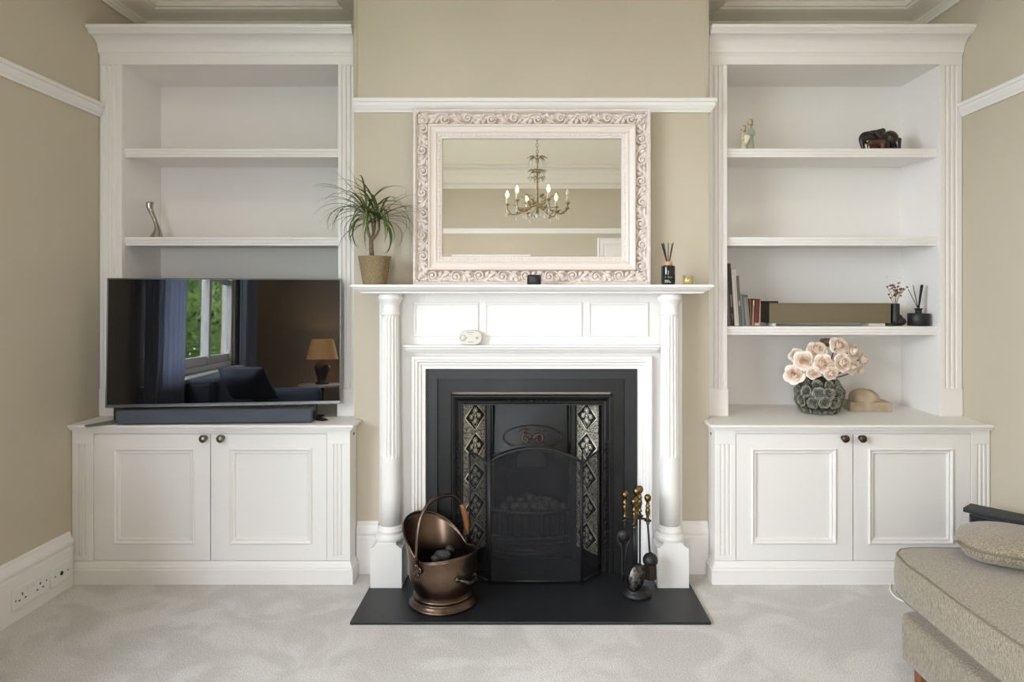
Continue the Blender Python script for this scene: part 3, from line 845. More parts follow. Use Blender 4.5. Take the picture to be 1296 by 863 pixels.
b = MB(); b.tube([sbody(2*PI*k/N, 1) for k in range(N)], .0045, 8, True); b.build('rolled_rim', 'copper', sct, local=True)
b = MB(); b.lathe([(0,.001),(.136,.001),(.139,.004),(.139,.009),(.136,.013),(.131,.015),(.129,.022),(.124,.026),(.120,.028),(.121,.034),(.124,.038),(.123,.043),(.118,.047),(.112,.050),(.110,.056),(0,.056)], n=48)
b.build('foot_ring', 'copper', sct, local=True)
hp = []
for i in range(25):
    t = PI*i/24; c = math.cos(t); s_ = math.sin(t)
    hp.append((.012*s_, -.140*math.copysign(abs(c)**.75, c), .198+.232*s_**.8))
b = MB(); b.tube(hp, [.0075 if 3 < i < 22 else .0065 for i in range(25)], 8)
hd = b.build('handle', 'copperdark', sct, local=True)
b = MB(); b.tube(hp[1:7], [.008,.0115,.0125,.0125,.011,.008], 12); b.build('wooden_grip', 'wood', hd, local=True)
for s in (-1, 1):
    b = MB()
    yy = s*.139
    for (u, v, r) in ((-.016,-.010,.014),(.016,-.010,.014),(0,-.024,.014),(0,.002,.011),(-.008,-.032,.007),(.008,-.032,.007)):
        b.ell((u, yy+s*.002, .182+v), (r,.003,r), None, 12, 6)
    b.ell((0, yy+s*.005, .190), (.007,.007,.007), None, 10, 6)
    b.tube([(0,yy,.186),(0,yy+s*.001,.215)], .006, 8)
    b.build('pivot_plate', 'brass' if False else 'copperdark', sct, local=True)
b = MB()
xr = -.142
pts = spline([(xr+.004,-.045,.130),(xr-.020,-.036,.122),(xr-.028,-.012,.128),(xr-.030,.012,.128),(xr-.020,.036,.138),(xr+.004,.045,.140)], 5)
b.tube(pts, [.0045+.004*math.sin(PI*i/(len(pts)-1)) for i in range(len(pts))], 8)
for p in (pts[0], pts[-1]): b.ell(p, (.005,.013,.012), None, 10, 6)
b.build('tail_handle', 'nickel' if False else 'steel', sct, local=True)
b = MB(); b.rings([[(.129*math.cos(2*PI*k/32), .129*math.sin(2*PI*k/32), z) for k in range(32)] for z in (.160, .172)], False)
b.build('coal_dust', 'soot', sct, local=True)
for i, (px, py, r) in enumerate(((560,699,.036),(553,707,.026),(569,690,.026))):
    yy = (2.765, 2.735, 2.82)[i]
    lump('coal', (X(px,yy), yy, HZ+.1725), (r,r*.75,r*.6), Euler((.2,.3*i,.7*i)).to_quaternion(), 'coal', 'smooth grey coal lump inside the copper scuttle', 'coals in the scuttle', 40+i)

# ------------------------------------------------------------------ companion set
CX, CY = .446, 2.835
cs = thing('companion_stand', 'black iron stand of the fireside tool set with brass ball top', 'fire tool stand', (CX,CY,HZ))
b = MB(); b.lathe([(0,.001),(.062,.001),(.064,.005),(.062,.012),(.054,.020),(.050,.024),(.048,.030),(.030,.038),(.014,.042),(.010,.05),(0,.05)], (CX,CY,HZ), 32); b.build('base', 'black', cs)
b = MB(); b.lathe([(0,.045),(.0055,.045),(.0055,.335),(0,.335)], (CX,CY,HZ), 10); b.build('pole', 'black', cs)
def brass_grip(mb, c, z0, s=1.0):
    P = [(0,0),(.006,0),(.008,.004),(.006,.008),(.005,.012),(.009,.016),(.010,.020),(.006,.025),(.006,.034),(.009,.044),(.0105,.054),(.009,.064),(.006,.070),(.009,.074),(.010,.078),(.006,.083),(.007,.088),(.005,.092),(.009,.097),(.0135,.103),(.0150,.111),(.0135,.119),(.009,.125),(.0,.127)]
    mb.lathe([(r*s, z*s) for r, z in P], (c[0],c[1],z0), 16)
b = MB(); brass_grip(b, (CX,CY), HZ+.318, 1.06); b.build('brass_finial', 'brass', cs)
hooks = {'tongs':(-.050,-.006), 'shovel':(-.018,-.052), 'poker':(.022,.05), 'brush':(.045,-.012)}
b = MB()
for k, (dx, dy) in hooks.items():
    b.tube([(CX,CY,HZ+.322),(CX+dx*.8,CY+dy*.8,HZ+.322),(CX+dx,CY+dy,HZ+.316)], .005, 8)
    b.tube([(CX+dx+.012*math.cos(a*PI/4), CY+dy+.012*math.sin(a*PI/4), HZ+.316) for a in range(8)], .004, 6, True)
b.build('hook_ring', 'black', cs)
b = MB()
for k, (dx, dy) in hooks.items():
    b.tube([(CX,CY,HZ+.085),(CX+dx*.9,CY+dy*.9,HZ+.082),(CX+dx*1.15,CY+dy*1.15,HZ+.090)], .0048, 7)
    b.ell((CX+dx*1.15,CY+dy*1.15,HZ+.091), (.008,.008,.007), None, 8, 6)
b.build('lower_stay', 'black', cs)
def tool(kind, name, label):
    dx, dy = hooks[kind]; x, y = CX+dx, CY+dy; zt = HZ+{'tongs':.312,'shovel':.296,'poker':.318,'brush':.300}[kind]
    t = thing(name, label, 'fire tool', (x,y,HZ+.06), (0,0,0), 'fireside tools')
    b = MB(); brass_grip(b, (x,y), zt, 1.0); b.build('brass_handle', 'brass', t)
    return t, x, y, zt
t, x, y, zt = tool('tongs', 'fire_tongs', 'black fire tongs hanging at the left of the tool stand')
b = MB(); b.tube([(x,y,zt+.004),(x-.003,y,zt-.045)], .004, 8)
b.tube(spline([(x-.003,y,zt-.04),(x-.026,y-.004,zt-.052),(x-.030,y-.004,zt-.085),(x-.014,y-.004,zt-.12),(x-.012,y-.004,HZ+.06)], 6), .0048, 8)
b.tube(spline([(x-.003,y,zt-.04),(x+.014,y+.004,zt-.05),(x+.020,y+.004,zt-.085),(x+.006,y+.004,zt-.12),(x-.004,y+.004,HZ+.06)], 6), .0048, 8)
b.ell((x-.006,y-.002,zt-.062), (.024,.010,.022), None, 12, 8); b.build('tong_arms', 'black', t)
t, x, y, zt = tool('shovel', 'fire_shovel', 'hanging fire shovel with a scratched oval pan at the front of the tool stand')
b = MB(); b.tube([(x,y,zt+.004),(x,y,HZ+.15)], .0042, 8); b.build('shaft', 'black', t)
b = MB()
T = Matrix.Translation((x+.006,y-.018,HZ+.103)) @ Matrix.Rotation(math.radians(20),4,'Y') @ Matrix.Rotation(math.radians(-12),4,'X')
b.T = T
def pan(i, j):
    a = 2*PI*i; r = j
    return (.035*r*math.cos(a), -.0-.012*(1-r**3), .060*r*math.sin(a)*(1 if math.sin(a) < 0 else .92))
b.grid(lambda i, j: pan(i, j), 28, 6)
b.build('pan', 'steel', t, solid=.002)
t, x, y, zt = tool('poker', 'fire_poker', 'hanging black poker at the back of the tool stand')
b = MB(); b.tube([(x,y,zt+.004),(x,y,HZ+.09),(x,y,HZ+.07)], [.0045,.0045,.002], 8); b.tube([(x,y,HZ+.10),(x+.014,y,HZ+.094),(x+.018,y,HZ+.105)], .0035, 7); b.build('shaft', 'black', t)
t, x, y, zt = tool('brush', 'hearth_brush', 'hanging hearth brush with domed black cap at the right of the tool stand')
b = MB(); b.tube([(x,y,zt+.004),(x+.008,y,HZ+.185)], .0042, 8); b.build('shaft', 'black', t)
b = MB(); b.lathe([(0,.058),(.006,.056),(.010,.052),(.022,.046),(.030,.034),(.032,.022),(.030,.012),(.026,.010),(0,.010)], (x+.010,y-.004,HZ+.128), 20); b.build('cap', 'black', t)
b = MB()
n = 40; rs = []
for z, r in ((.140,.024),(.11,.026),(.075,.027)):
    rs.append([(x+.010+(r-.002*(k % 2))*math.cos(2*PI*k/n), y-.004+(r-.002*(k % 2))*math.sin(2*PI*k/n), HZ+z) for k in range(n)])
b.rings(rs, False); b.build('bristles', 'reed', t)

# ------------------------------------------------------------------ overmantel mirror
MY = 2.998
x0, x1 = X(522,MY), X(824.5,MY); zb, zt = MZ+.0008, Z(136.5,MY)
mir = thing('overmantel_mirror', 'large ornate carved off white framed mirror leaning on the mantel shelf', 'mirror', ((x0+x1)/2, MY+.05, zb), (-.0065,0,0))
w, h = x1-x0, zt-zb
def L(d): return -w/2+d, w/2-d, d, h-d
b = MB()
O = .002
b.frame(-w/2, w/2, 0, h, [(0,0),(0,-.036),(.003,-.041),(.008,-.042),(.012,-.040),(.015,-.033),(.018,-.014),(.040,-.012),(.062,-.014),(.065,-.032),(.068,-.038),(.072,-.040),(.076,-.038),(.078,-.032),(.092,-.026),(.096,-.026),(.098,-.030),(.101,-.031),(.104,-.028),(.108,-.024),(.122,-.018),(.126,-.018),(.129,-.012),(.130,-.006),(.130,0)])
b.mi = [1 if 28 <= i < 40 else 0 for i in range(len(b.f))]  # recessed band takes the darker wash-and-shade tone
frm = b.build('frame', ['mirrorwhite', 'wash_shade'], mir, local=True)
# carved acanthus and scroll band
b = MB()
def place(side):
    # returns function (u, v, n) -> local point and length; v from outer edge 0 to inner edge .05
    o = .016
    if side == 'b': return (lambda u, v, n: (-w/2+u, -.011-2.1*n, o+v)), w
    if side == 't': return (lambda u, v, n: (w/2-u, -.011-2.1*n, h-o-v)), w
    if side == 'l': return (lambda u, v, n: (-w/2+o+v, -.011-2.1*n, h-u)), h
    return (lambda u, v, n: (w/2-o-v, -.011-2.1*n, u)), h
VW = .049
def leafblob(fn, u, v, L_, wd, ang, ht=.007):
    # pointed half-leaf with a central groove
    ca, sa = math.cos(ang), math.sin(ang)
    vs = []; nu, nv = 6, 4
    def pt(i, j):
        t = i; s_ = 2*j-1
        ww = wd*math.sin(PI*min(1, t*.92+.08))**.8
        a = L_*t; c_ = ww*s_+L_*.10*math.sin(PI*t)
        n = ht*(1-s_*s_)*(.35+.65*math.sin(PI*t**.8))+ht*.35*t - (ht*.35 if abs(s_) < .01 else 0)
        return fn(u+a*ca-c_*sa, v+a*sa+c_*ca, n)
    b.grid(pt, nu, nv)
for side in 'btlr':
    fn, Ln = place(side)
    n = round((Ln-.12)/.100); U = (Ln-.12)/n
    for k in range(n):
        u0 = .06+U*k; f = k % 2
        def vv(v): return VW-v if f else v
        pts = []; R = []
        for i in range(25):
            t = i/24; a = PI*.9-2*PI*1.3*t; r = .0205*(1-.78*t)
            pts.append(fn(u0+.026+r*math.cos(a), vv(.027+r*math.sin(a)), .004+.006*t)); R.append(.0052-.0016*t)
        b.tube(pts, R, 7)
        pts = [fn(u0+q[0], vv(q[1]), .004) for q in ((.005,.030),(.014,.004),(.042,.001),(.066,.012),(.082,.036),(U-.002,.040))]
        b.tube(spline(pts, 4), .0042, 7)
        for (du, dv, l, ww, an) in ((.056,.018,.034,.0085,1.15),(.062,.014,.040,.0088,.55),(.064,.008,.036,.0080,-.05),(.044,.004,.028,.0068,-.35),(.078,.034,.026,.0075,.95),(.006,.008,.022,.0065,2.3),(.076,.044,.028,.0068,-.12),(.022,.047,.030,.0068,.12)):
            leafblob(fn, u0+du, vv(dv), l, ww, -an if f else an, .0085)
        b.ell(fn(u0+.026, vv(.027), .010), (.006,.006,.006), None, 8, 6)
    # corner acanthus
    for e in (0, 1):
        for m, an in enumerate((.05,.35,.65,.95)):
            u = .020+.004*m; an2 = an
            if e == 0: leafblob(fn, u, .004+.009*m, .046-.005*m, .0085, an*.55, .0085)
            else: leafblob(fn, Ln-u, .004+.009*m, .046-.005*m, .0085, PI-an*.55, .0085)
# corner knuckles
for sx in (-1, 1):
    for zz in (0, 1):
        for q in range(5):
            d = .018+.010*q
            b.ell((sx*(w/2-d), -.030, (h-d) if zz else d), (.007,.010,.007), None, 8, 6)
b.build('carved_ornament', 'mirrorwhite', frm, local=True)
b = MB()
def border(d, step, r, y):
    xa, xb, za_, zb_ = L(d)
    for (p, q) in (((xa,za_),(xb,za_)),((xb,za_),(xb,zb_)),((xb,zb_),(xa,zb_)),((xa,zb_),(xa,za_))):
        ln = math.hypot(q[0]-p[0], q[1]-p[1]); m = int(ln/step)
        for k in range(m):
            t = (k+.5)/m
            hor = abs(q[0]-p[0]) > .01
            b.ell((p[0]+(q[0]-p[0])*t, y, p[1]+(q[1]-p[1])*t), (r if hor else r*1.3, r*.8, r*1.3 if hor else r), None, 6, 4)
border(.115, .0125, .0046, -.021)
b.build('beaded_border', 'mirrorwhite', frm, local=True)
b = MB(); border(.009, .008, .0030, -.0415); b.build('beaded_border', 'mirrorwhite', frm, local=True)
b = MB(); xa, xb, za_, zb_ = L(.128); b.box(xa, xb, -.007, -.003, za_, zb_); b.build('mirror_glass', 'mirror', mir, local=True)
b = MB(); b.box(-w/2+.01, w/2-.01, -.003, .001, .01, h-.01); b.build('backboard', 'reed', mir, local=True)

# ------------------------------------------------------------------ things on the mantel
PX, PY = X(474.3,2.955), 2.955
pl = thing('potted_plant', 'spiky green dragon tree in a woven pot at the left end of the mantel shelf', 'plant', (PX,PY,MZ))
b = MB(); ph = Z(324.5,PY)-MZ
P = [(0,.001),(.049,.001),(.051,.004)]
for k in range(1, 15):
    z = ph*k/15; P.append((.050+.0205*k/15+(.0012 if k % 2 else -.0008), z))
P += [(.072,ph-.004),(.072,ph),(.067,ph),(.066,ph-.018),(0,ph-.018)]
b.lathe(P, (PX,PY,MZ), 32); b.build('woven_pot', 'pot', pl)
b = MB(); b.lathe([(0,ph-.0175),(.066,ph-.0175),(.064,ph-.012),(0,ph-.010)], (PX,PY,MZ), 20); b.build('soil', 'soil', pl)
fork = Vector((X(469.5,PY), PY, Z(305,PY))); base = Vector((X(470.5,PY), PY, MZ+ph-.014))
b = MB(); b.tube([base, fork, fork+Vector((0,0,.006))], [.011,.0095,.008], 10)
crowns = [Vector((X(465,PY),PY-.01,Z(271,PY))), Vector((X(473,PY),PY+.02,Z(268,PY))), Vector((X(480,PY),PY-.005,Z(278,PY)))]
for i, c in enumerate(crowns):
    m_ = (fork+c)/2+Vector((-.006 if i == 0 else .007*(i), 0, -.004))
    b.tube(spline([fork, m_, c], 6), [.0062]*13, 8)
b.build('stem', 'bark', pl)
b = MB(); rnd = random.Random(5)
def leaf(c, az, el, L_, wd, droop):
    n = 14; p = Vector(c); e = el; vs = []; side = Vector((-math.sin(az), math.cos(az), 0))
    pos = [p.copy()]; els = [e]
    for i in range(n):
        e -= droop*(.4+1.2*i/n)/n
        p = p+Vector((math.cos(az)*math.cos(e), math.sin(az)*math.cos(e), math.sin(e)))*L_/n
        if p.y > 3.075: p.y = 3.075
        if p.x > x0-.03 and p.y > 2.938: p.y = 2.938
        pos.append(p.copy()); els.append(e)
    for i in range(n+1):
        t = i/n; ww = wd*(.55+.9*t if t < .3 else .82*(1-((t-.3)/.7)**1.6)+.02)
        nr = Vector((-math.cos(az)*math.sin(els[i]), -math.sin(az)*math.sin(els[i]), math.cos(els[i])))
        vs += [pos[i]+side*ww+nr*ww*.35, pos[i], pos[i]-side*ww+nr*ww*.35]
    fs = []
    for i in range(n): fs += [(3*i,3*i+1,3*i+4,3*i+3),(3*i+1,3*i+2,3*i+5,3*i+4)]
    b.add(vs, fs, True)
for ci, c in enumerate(crowns):
    nl = (30, 15, 26)[ci]
    for k in range(nl):
        az = 2*PI*k*.381966+ci
        t = k/nl
        el = 1.25-1.25*t+rnd.uniform(-.15,.15)
        if math.sin(az) > .5 and rnd.random() < .7: az += PI*.75
        L_ = rnd.uniform(.20,.29)*(1.0 if ci != 1 else .9)
        leaf(c+Vector((0,0,.006-.02*t)), az, el, L_, rnd.uniform(.0050,.0074), rnd.uniform(1.3,2.7)*(.85+.5*t))
for (az, el, L_, dr) in ((PI*.98,.95,.30,1.25),(PI*1.02,.62,.27,1.7),(PI,1.30,.26,.3),(PI*.95,1.1,.27,.55),(.05,1.0,.23,1.2),(-.1,.7,.25,1.4),(.02,.45,.24,1.0),(PI*1.1,.35,.24,1.6),(-.2,.2,.22,2.0)):
    leaf(crowns[0 if math.cos(az) < 0 else 2], az, el, L_, .0056, dr)
b.build('strap_foliage', 'leaf', pl, recalc=False)

b = MB(); c = (X(676,2.905), 2.905)
pk = [(0,.0005),(.028,.0005),(.0305,.004),(.0305,.036),(.028,.041),(.024,.0418),(0,.0418)]
rs = []
for r, z in pk:
    rs.append([(c[0]+r*math.copysign(abs(math.cos(a))**.75, math.cos(a)), c[1]+r*math.copysign(abs(math.sin(a))**.75, math.sin(a)), MZ+z) for a in [2*PI*k/36 for k in range(36)]])
b.rings(rs, True)
sp_ = b.build('smart_speaker', 'black', None, (c[0],c[1],MZ)); tag(sp_, 'small round black puck speaker standing in front of the mirror', 'speaker')
b = MB(); b.tube([(c[0]+.0245*math.cos(2*PI*k/28), c[1]+.0245*math.sin(2*PI*k/28), MZ+.0415) for k in range(28)], .0012, 5, True); b.build('top_ring', 'blackgloss', sp_)

DX, DY = X(845.7,2.93), 2.93
rd = thing('reed_diffuser', 'dark green glass reed diffuser with pale wooden collar on the mantel shelf', 'reed diffuser', (DX,DY,MZ))
b = MB(); b.lathe([(0,.0005),(.028,.0005),(.030,.003),(.030,.077),(.029,.081),(.026,.083),(.013,.0835),(.013,.086),(0,.086)], (DX,DY,MZ), 32); b.build('bottle', 'olivebottle', rd)
b = MB(); b.lathe([(.0,.084),(.0165,.084),(.0170,.087),(.0165,.101),(.015,.1015),(.009,.1015),(.008,.096),(0,.096)], (DX,DY,MZ), 24); b.build('wooden_collar', 'cork', rd)
for i, (dx, dy) in enumerate(((-.029,.004),(-.023,-.008),(-.017,.010),(.001,.004),(.016,-.006),(.024,.006),(-.026,-.004))):
    b = MB(); b.tube([(DX+dx*.14,DY+dy*.2,MZ+.09),(DX+dx,DY+dy,MZ+.182+.004*math.sin(3*i))], .0017, 6); b.build('reed', 'reed', rd)
b = MB()
for (z, x0_, x1_) in ((.0325,-.020,.014),(.019,-.020,-.002),(.0150,-.019,.002),(.0112,-.019,.008)):
    a0 = math.asin(x0_/.0303); a1 = math.asin(x1_/.0303)
    n = 12
    for k in range(n):
        if k % 4 == 3: continue
        t0 = a0+(a1-a0)*k/n; t1 = a0+(a1-a0)*(k+.75)/n
        hh = .0006 if z > .03 else .0013
        b.add([(DX+.0303*math.sin(t), DY-.0303*math.cos(t), MZ+zz) for t, zz in ((t0,z-hh),(t1,z-hh),(t1,z+hh),(t0,z+hh))], [(0,1,2,3)], False)
b.build('printed_label', 'labelwhite', rd)

KX, KY = X(870.7,2.93), 2.93
cd = thing('glass_candle', 'small glass jar candle of yellow wax at the right end of the mantel shelf', 'candle', (KX,KY,MZ))
b = MB(); b.lathe([(0,.0005),(.0215,.0005),(.023,.003),(.0235,.040),(.0228,.041),(.0222,.040),(.0215,.006),(0,.005)], (KX,KY,MZ), 28); b.build('jar', 'clear', cd)
b = MB(); b.lathe([(0,.0062),(.0205,.0062),(.0208,.025),(.019,.0265),(0,.0255)], (KX,KY,MZ), 24); b.build('wax', 'wax', cd)
b = MB(); b.tube([(KX,KY,MZ+.025),(KX+.001,KY,MZ+.034)], .0009, 5); b.build('wick', 'black', cd)

AX, AY, AZ = X(595.8,2.99), 2.995, 1.0534
al = thing('carbon_monoxide_alarm', 'oval ivory alarm unit standing on the inner mantel shelf', 'alarm', (AX,AY,AZ))
hw, hh = X(610.3,2.985)-AX, (437.5-419)*2.985/850/2
def stad(s, dz=0): 
    out = []
    rx = hw; 
    for k in range(40):
        a = 2*PI*k/40
        out.append((AX+s*rx*math.copysign(abs(math.cos(a))**.72, math.cos(a)), AZ+hh+.0004+s*hh*math.copysign(abs(math.sin(a))**.72, math.sin(a))))
    return out
b = MB(); b.rings([[(p[0], y, p[1]) for p in stad(s)] for s, y in ((.97,AY+.022),(1,AY+.018),(1,AY-.004),(.985,AY-.009),(.94,AY-.012),(.85,AY-.013))], True)
b.build('case', 'alarm', al)
bx, bz = X(586.2,2.98), Z(427.6,2.98); yf = AY-.0135
b = MB(); b.tube([(bx+.0125*math.cos(2*PI*k/28), yf, bz+.0125*math.sin(2*PI*k/28)) for k in range(28)], .0008, 5, True)
for s in (-1, 1): b.prism([(bx+s*.0145,bz+.0022),(bx+s*.020,bz),(bx+s*.0145,bz-.0022)], 'y', yf-.0005, yf+.001)
b.build('button_mark', 'alarmink', al)
b = MB(); b.lathe([(0,0),(.011,0),(.0105,.0015),(0,.002)], (0,0,0), 24)
for i, p in enumerate(b.v): b.v[i] = Vector((bx+p.x, yf+.0008-p.z, bz+p.y))
b.build('test_button', 'alarm', al)
b = MB()
lx, lz = X(595.2,2.98), Z(420.6,2.98)
for k in range(11): b.box(lx-.0165+.003*k, lx-.0165+.003*k+.0022, yf-.0003, yf+.001, lz-.0012, lz+.0012)
for k in range(5): b.box(lx-.006+.003*k, lx-.006+.003*k+.002, yf-.0003, yf+.001, lz-.0095, lz-.0080)
sx, sz = X(603.8,2.98), Z(427.5,2.98)
for i in range(3):
    for j in range(3): b.box(sx-.0055+.0042*i, sx-.0055+.0042*i+.0026, yf-.0003, yf+.001, sz-.0055+.0042*j, sz-.0055+.0042*j+.0026)
for k in range(4): b.box(X(592.5+1.9*k,2.98), X(592.5+1.9*k,2.98)+.0028, yf-.0003, yf+.001, Z(432.6,2.98)-.003, Z(432.6,2.98)+.0015)
b.build('printed_marks', 'alarmink', al)

# ------------------------------------------------------------------ television and soundbar
tv = thing('television', 'large black flat screen television on the left cabinet worktop', 'television', (-1.380,3.045,CT), (0,0,math.radians(6.8)))
TW, TZ0, TZ1 = 1.012, .072, .645
tl = math.tan(math.radians(1.6))
def tilt(mb):
    for i, p in enumerate(mb.v): mb.v[i] = Vector((p.x, p.y+(p.z-(TZ0+TZ1)/2)*tl, p.z))
    return mb
b = MB(); b.box(-TW/2, TW/2, -.004, .022, TZ0, TZ1); b.box(-TW*.36, TW*.36, .022, .052, TZ0+.03, TZ0+.33); tilt(b); b.build('rear_case', 'black', tv, local=True, bevel=.003)
b = MB(); b.frame(-TW/2-.001, TW/2+.001, TZ0-.001, TZ1+.001, [(0,.016),(0,-.010),(.002,-.012),(.005,-.0115),(.006,-.006)]); b.box(-TW/2, TW/2, -.0118, -.006, TZ0+.004, TZ0+.013); tilt(b); b.build('bezel', 'tvframe', tv, local=True)
b = MB(); b.box(-TW/2+.005, TW/2-.005, -.008, -.004, TZ0+.012, TZ1-.005); tilt(b); b.build('screen', 'tvscreen', tv, local=True)
for s in (-1, 1):
    b = MB()
    xx = -.455 if s < 0 else .378
    b.prism([(xx-.018,.0),(xx+.018,.0)] and [(xx-.02,-.012),(xx+.02,-.012),(xx+.02,.012),(xx-.02,.012)], 'z', .010, TZ0+.02)
    b.build('stand_post', 'black', tv, local=True)
    b = MB()
    for e in (-1, 1):
        ln = (.13 if e < 0 else .10) if s < 0 else .085
        b.prism([(0,.0005),(.02,.0005),(ln,.0005),(ln,.006),(.02,.016),(0,.018)], 'y', -.014, .014)
        for i in range(len(b.v)-12, len(b.v)):
            p = b.v[i]; a = (PI*1.22 if s < 0 else -PI*.22) if e < 0 else (PI*.6 if s < 0 else PI*.4)
            b.v[i] = Vector((xx+p.x*math.cos(a)-p.y*math.sin(a), p.x*math.sin(a)+p.y*math.cos(a), p.z))
    b.build('stand_foot', 'greyfoot' if s < 0 else 'black', tv, local=True)
sbY = 2.952
sb = thing('soundbar', 'long dark grey cloth soundbar in front of the television', 'soundbar', ((X(148,2.952)+X(387,3.0))/2+.014, 3.003, CT), (0,0,math.radians(3.4)))
SL = .846
def rrect(y0, y1, z0, z1, r, n=5):
    out = []
    for cy, cz, a0 in ((y1-r,z0+r,-PI/2),(y1-r,z1-r,0),(y0+r,z1-r,PI/2),(y0+r,z0+r,PI)):
        for k in range(n+1):
            a = a0+PI/2*k/n; out.append((cy+r*math.cos(a), cz+r*math.sin(a)))
    return out
b = MB(); rs = []
for x_, k in ((-SL/2,.86),(-SL/2+.003,.96),(-SL/2+.008,1),(SL/2-.008,1),(SL/2-.003,.96),(SL/2,.86)):
    rs.append([(x_, (p[0])*k, .033+(p[1]-.033)*k) for p in rrect(-.043,.043,.002,.066,.012)])
b.rings(rs, False); b.build('cloth_body', 'fabricgrey', sb, local=True)
b = MB(); b.box(-SL/2+.02, SL/2-.02, -.036, .036, .0655, .0672); b.build('top_plate', 'black', sb, local=True, bevel=.001)
b = MB(); b.box(SL/2-.001, SL/2+.002, -.018, .018, .018, .048); b.build('port_recess', 'blackgloss', sb, local=True)
b = MB(); b.box(-SL/2+.03, SL/2-.03, -.03, .03, .0004, .004); b.build('rubber_foot', 'black', sb, local=True)

# ------------------------------------------------------------------ silver sculpture
sx0, sy0 = X(200,3.30), 3.30
b = MB(); zz = lambda py: Z(py, 3.30)
pth = spline([(X(190.0,sy0),sy0,zz(256.5)),(X(189.6,sy0),sy0,zz(262)),(X(192.5,sy0),sy0,zz(270)),(X(196.5,sy0),sy0,zz(280)),(X(199.0,sy0),sy0,zz(288)),(X(199.5,sy0),sy0,zz(294)),(X(198.6,sy0),sy0,S2+.012),(X(198.0,sy0),sy0,S2+.001)], 6)
m_ = len(pth); RR = []
key = [.0200,.0185,.0135,.0110,.0150,.0240,.0340,.0390]
for i in range(m_):
    t = i/(m_-1)*(len(key)-1); k = min(int(t), len(key)-2); RR.append(key[k]+(key[k+1]-key[k])*(t-k))
b.tube(pth, RR, 20, flat=.8)
o = b.build('candlestick_sculpture', 'nickel', None, (sx0,sy0,S2)); tag(o, 'curved silver metal stem vase on the lower shelf of the left bookcase', 'ornament')
b = MB(); b.tube([(p[0]+.0145*math.cos(a), p[1]+.0145*math.sin(a)*.9, p[2]+.001) for p in (pth[0],) for a in [2*PI*k/20 for k in range(20)]], .0022, 6, True)
b.build('lip', 'nickel', o)
# ------------------------------------------------------------------ books on the right bookcase
BKY = 3.225
def book(px0, px1, pyt, lean, cover, page, label, depth=.15, extra=None, y0=BKY):
    w = X(px1,y0)-X(px0,y0); h = Z(pyt,y0)-S3
    cx = X((px0+px1)/2, y0)
    # pivot on the lower corner so that the foot stays on the shelf
    a = math.radians(lean)
    t = thing('book', label, 'book', (cx, y0, S3+.0006+abs(math.sin(a))*w/2), (0, a, 0), 'books on the right bookcase')
    b = MB(); b.cur = 0
    c = .0022
    b.box(-w/2, -w/2+c, 0, depth, 0, h); b.box(w/2-c, w/2, 0, depth, 0, h)
    b.prism([(-w/2,.004),(-w/2,0),(0,-.0015),(w/2,0),(w/2,.004)], 'z', 0, h)
    b.build('cover', mat('book_cover', cover, .55), t, local=True)
    b = MB(); b.box(-w/2+c, w/2-c, .004, depth-.004, .002, h-.003); b.build('pages', mat('book_pages', page, .9), t, local=True)
    if extra:
        for (z0, z1, x0, x1, rgb) in extra:
            b = MB(); b.box(-w/2+w*x0, -w/2+w*x1, -.0022, .001, h*z0, h*z1); b.build('spine_label', mat('spine_print', rgb, .6), t, local=True)
    return t
book(921.6,924.9, 333, -3.3, (96,90,90), (190,180,165), 'thin grey brown book leaning hard against the left side of the shelf', extra=[(.72,.97,.2,.8,(60,44,34))])
book(925.4,929.3, 333.5, -3.4, (44,36,32), (180,170,150), 'tall dark brown book beside the thin grey book at the left end', extra=[(.30,.50,.2,.8,(120,116,110)),(.1,.2,.2,.8,(90,84,80))])
book(929.9,935.4, 341, -3.6, (206,200,190), (220,214,200), 'tall white spined book leaning to the left, brightest on the shelf', extra=[(.05,.97,.62,.70,(150,144,136))])
book(936.0,939.2, 349, -3.8, (92,88,86), (200,190,175), 'tall slim grey book to the right of the white book', extra=[(.4,.5,.2,.8,(170,165,158))])
book(939.8,943.4, 372.5, -4.8, (104,108,112), (205,198,186), 'slim blue grey book half the height of the white book')
book(944.0,949.6, 373.5, -5.0, (128,120,112), (200,192,178), 'short grey book leaning left, next to the brown book', extra=[(.93,.99,.1,.9,(80,74,70))])
book(950.2,951.9, 379, -2.6, (110,74,48), (190,170,140), 'thin brown book leaning between the grey and the red books')
book(952.3,953.8, 380, 1.5, (170,146,112), (200,186,160), 'thin tan book standing against the dark red book', extra=[(.80,.99,.1,.9,(214,200,178))])
book(954.2,961.0, 378.5, 2.6, (92,32,24), (214,200,176), 'dark red book with a cream edge and a pale label at its foot', extra=[(.02,.11,.1,.9,(190,170,150)),(.02,.98,.90,.99,(196,168,140))])

BXY = 3.225
bx = thing('display_box', 'long low olive brown box on small feet in the middle of the book shelf', 'box', ((X(974,BXY)+X(1127,BXY))/2, BXY+.06, S3))
b = MB(); x0, x1, z0, z1 = X(974,BXY), X(1127.3,BXY), Z(409,BXY), Z(383.5,BXY)
b.box(x0, x1, BXY+.004, BXY+.125, z0, z1-.001); b.build('body', 'darkwood', bx, bevel=.001)
b = MB(); b.box(x0-.001, x1+.001, BXY, BXY+.004, z0, z1); b.build('front_panel', 'bronzeboard', bx, bevel=.001)
b = MB(); b.box(x0-.004, x0+.045, BXY+.006, BXY+.128, z1-.001, z1+.009); b.build('black_lid', 'black', bx, bevel=.002)
for fx in (X(980,BXY), X(1103,BXY)):
    b = MB(); b.box(fx-.006, fx+.012+(.06 if fx > 1.5 else 0), BXY+.012, BXY+.10, S3+.0005, z0); b.build('foot', 'white', bx)

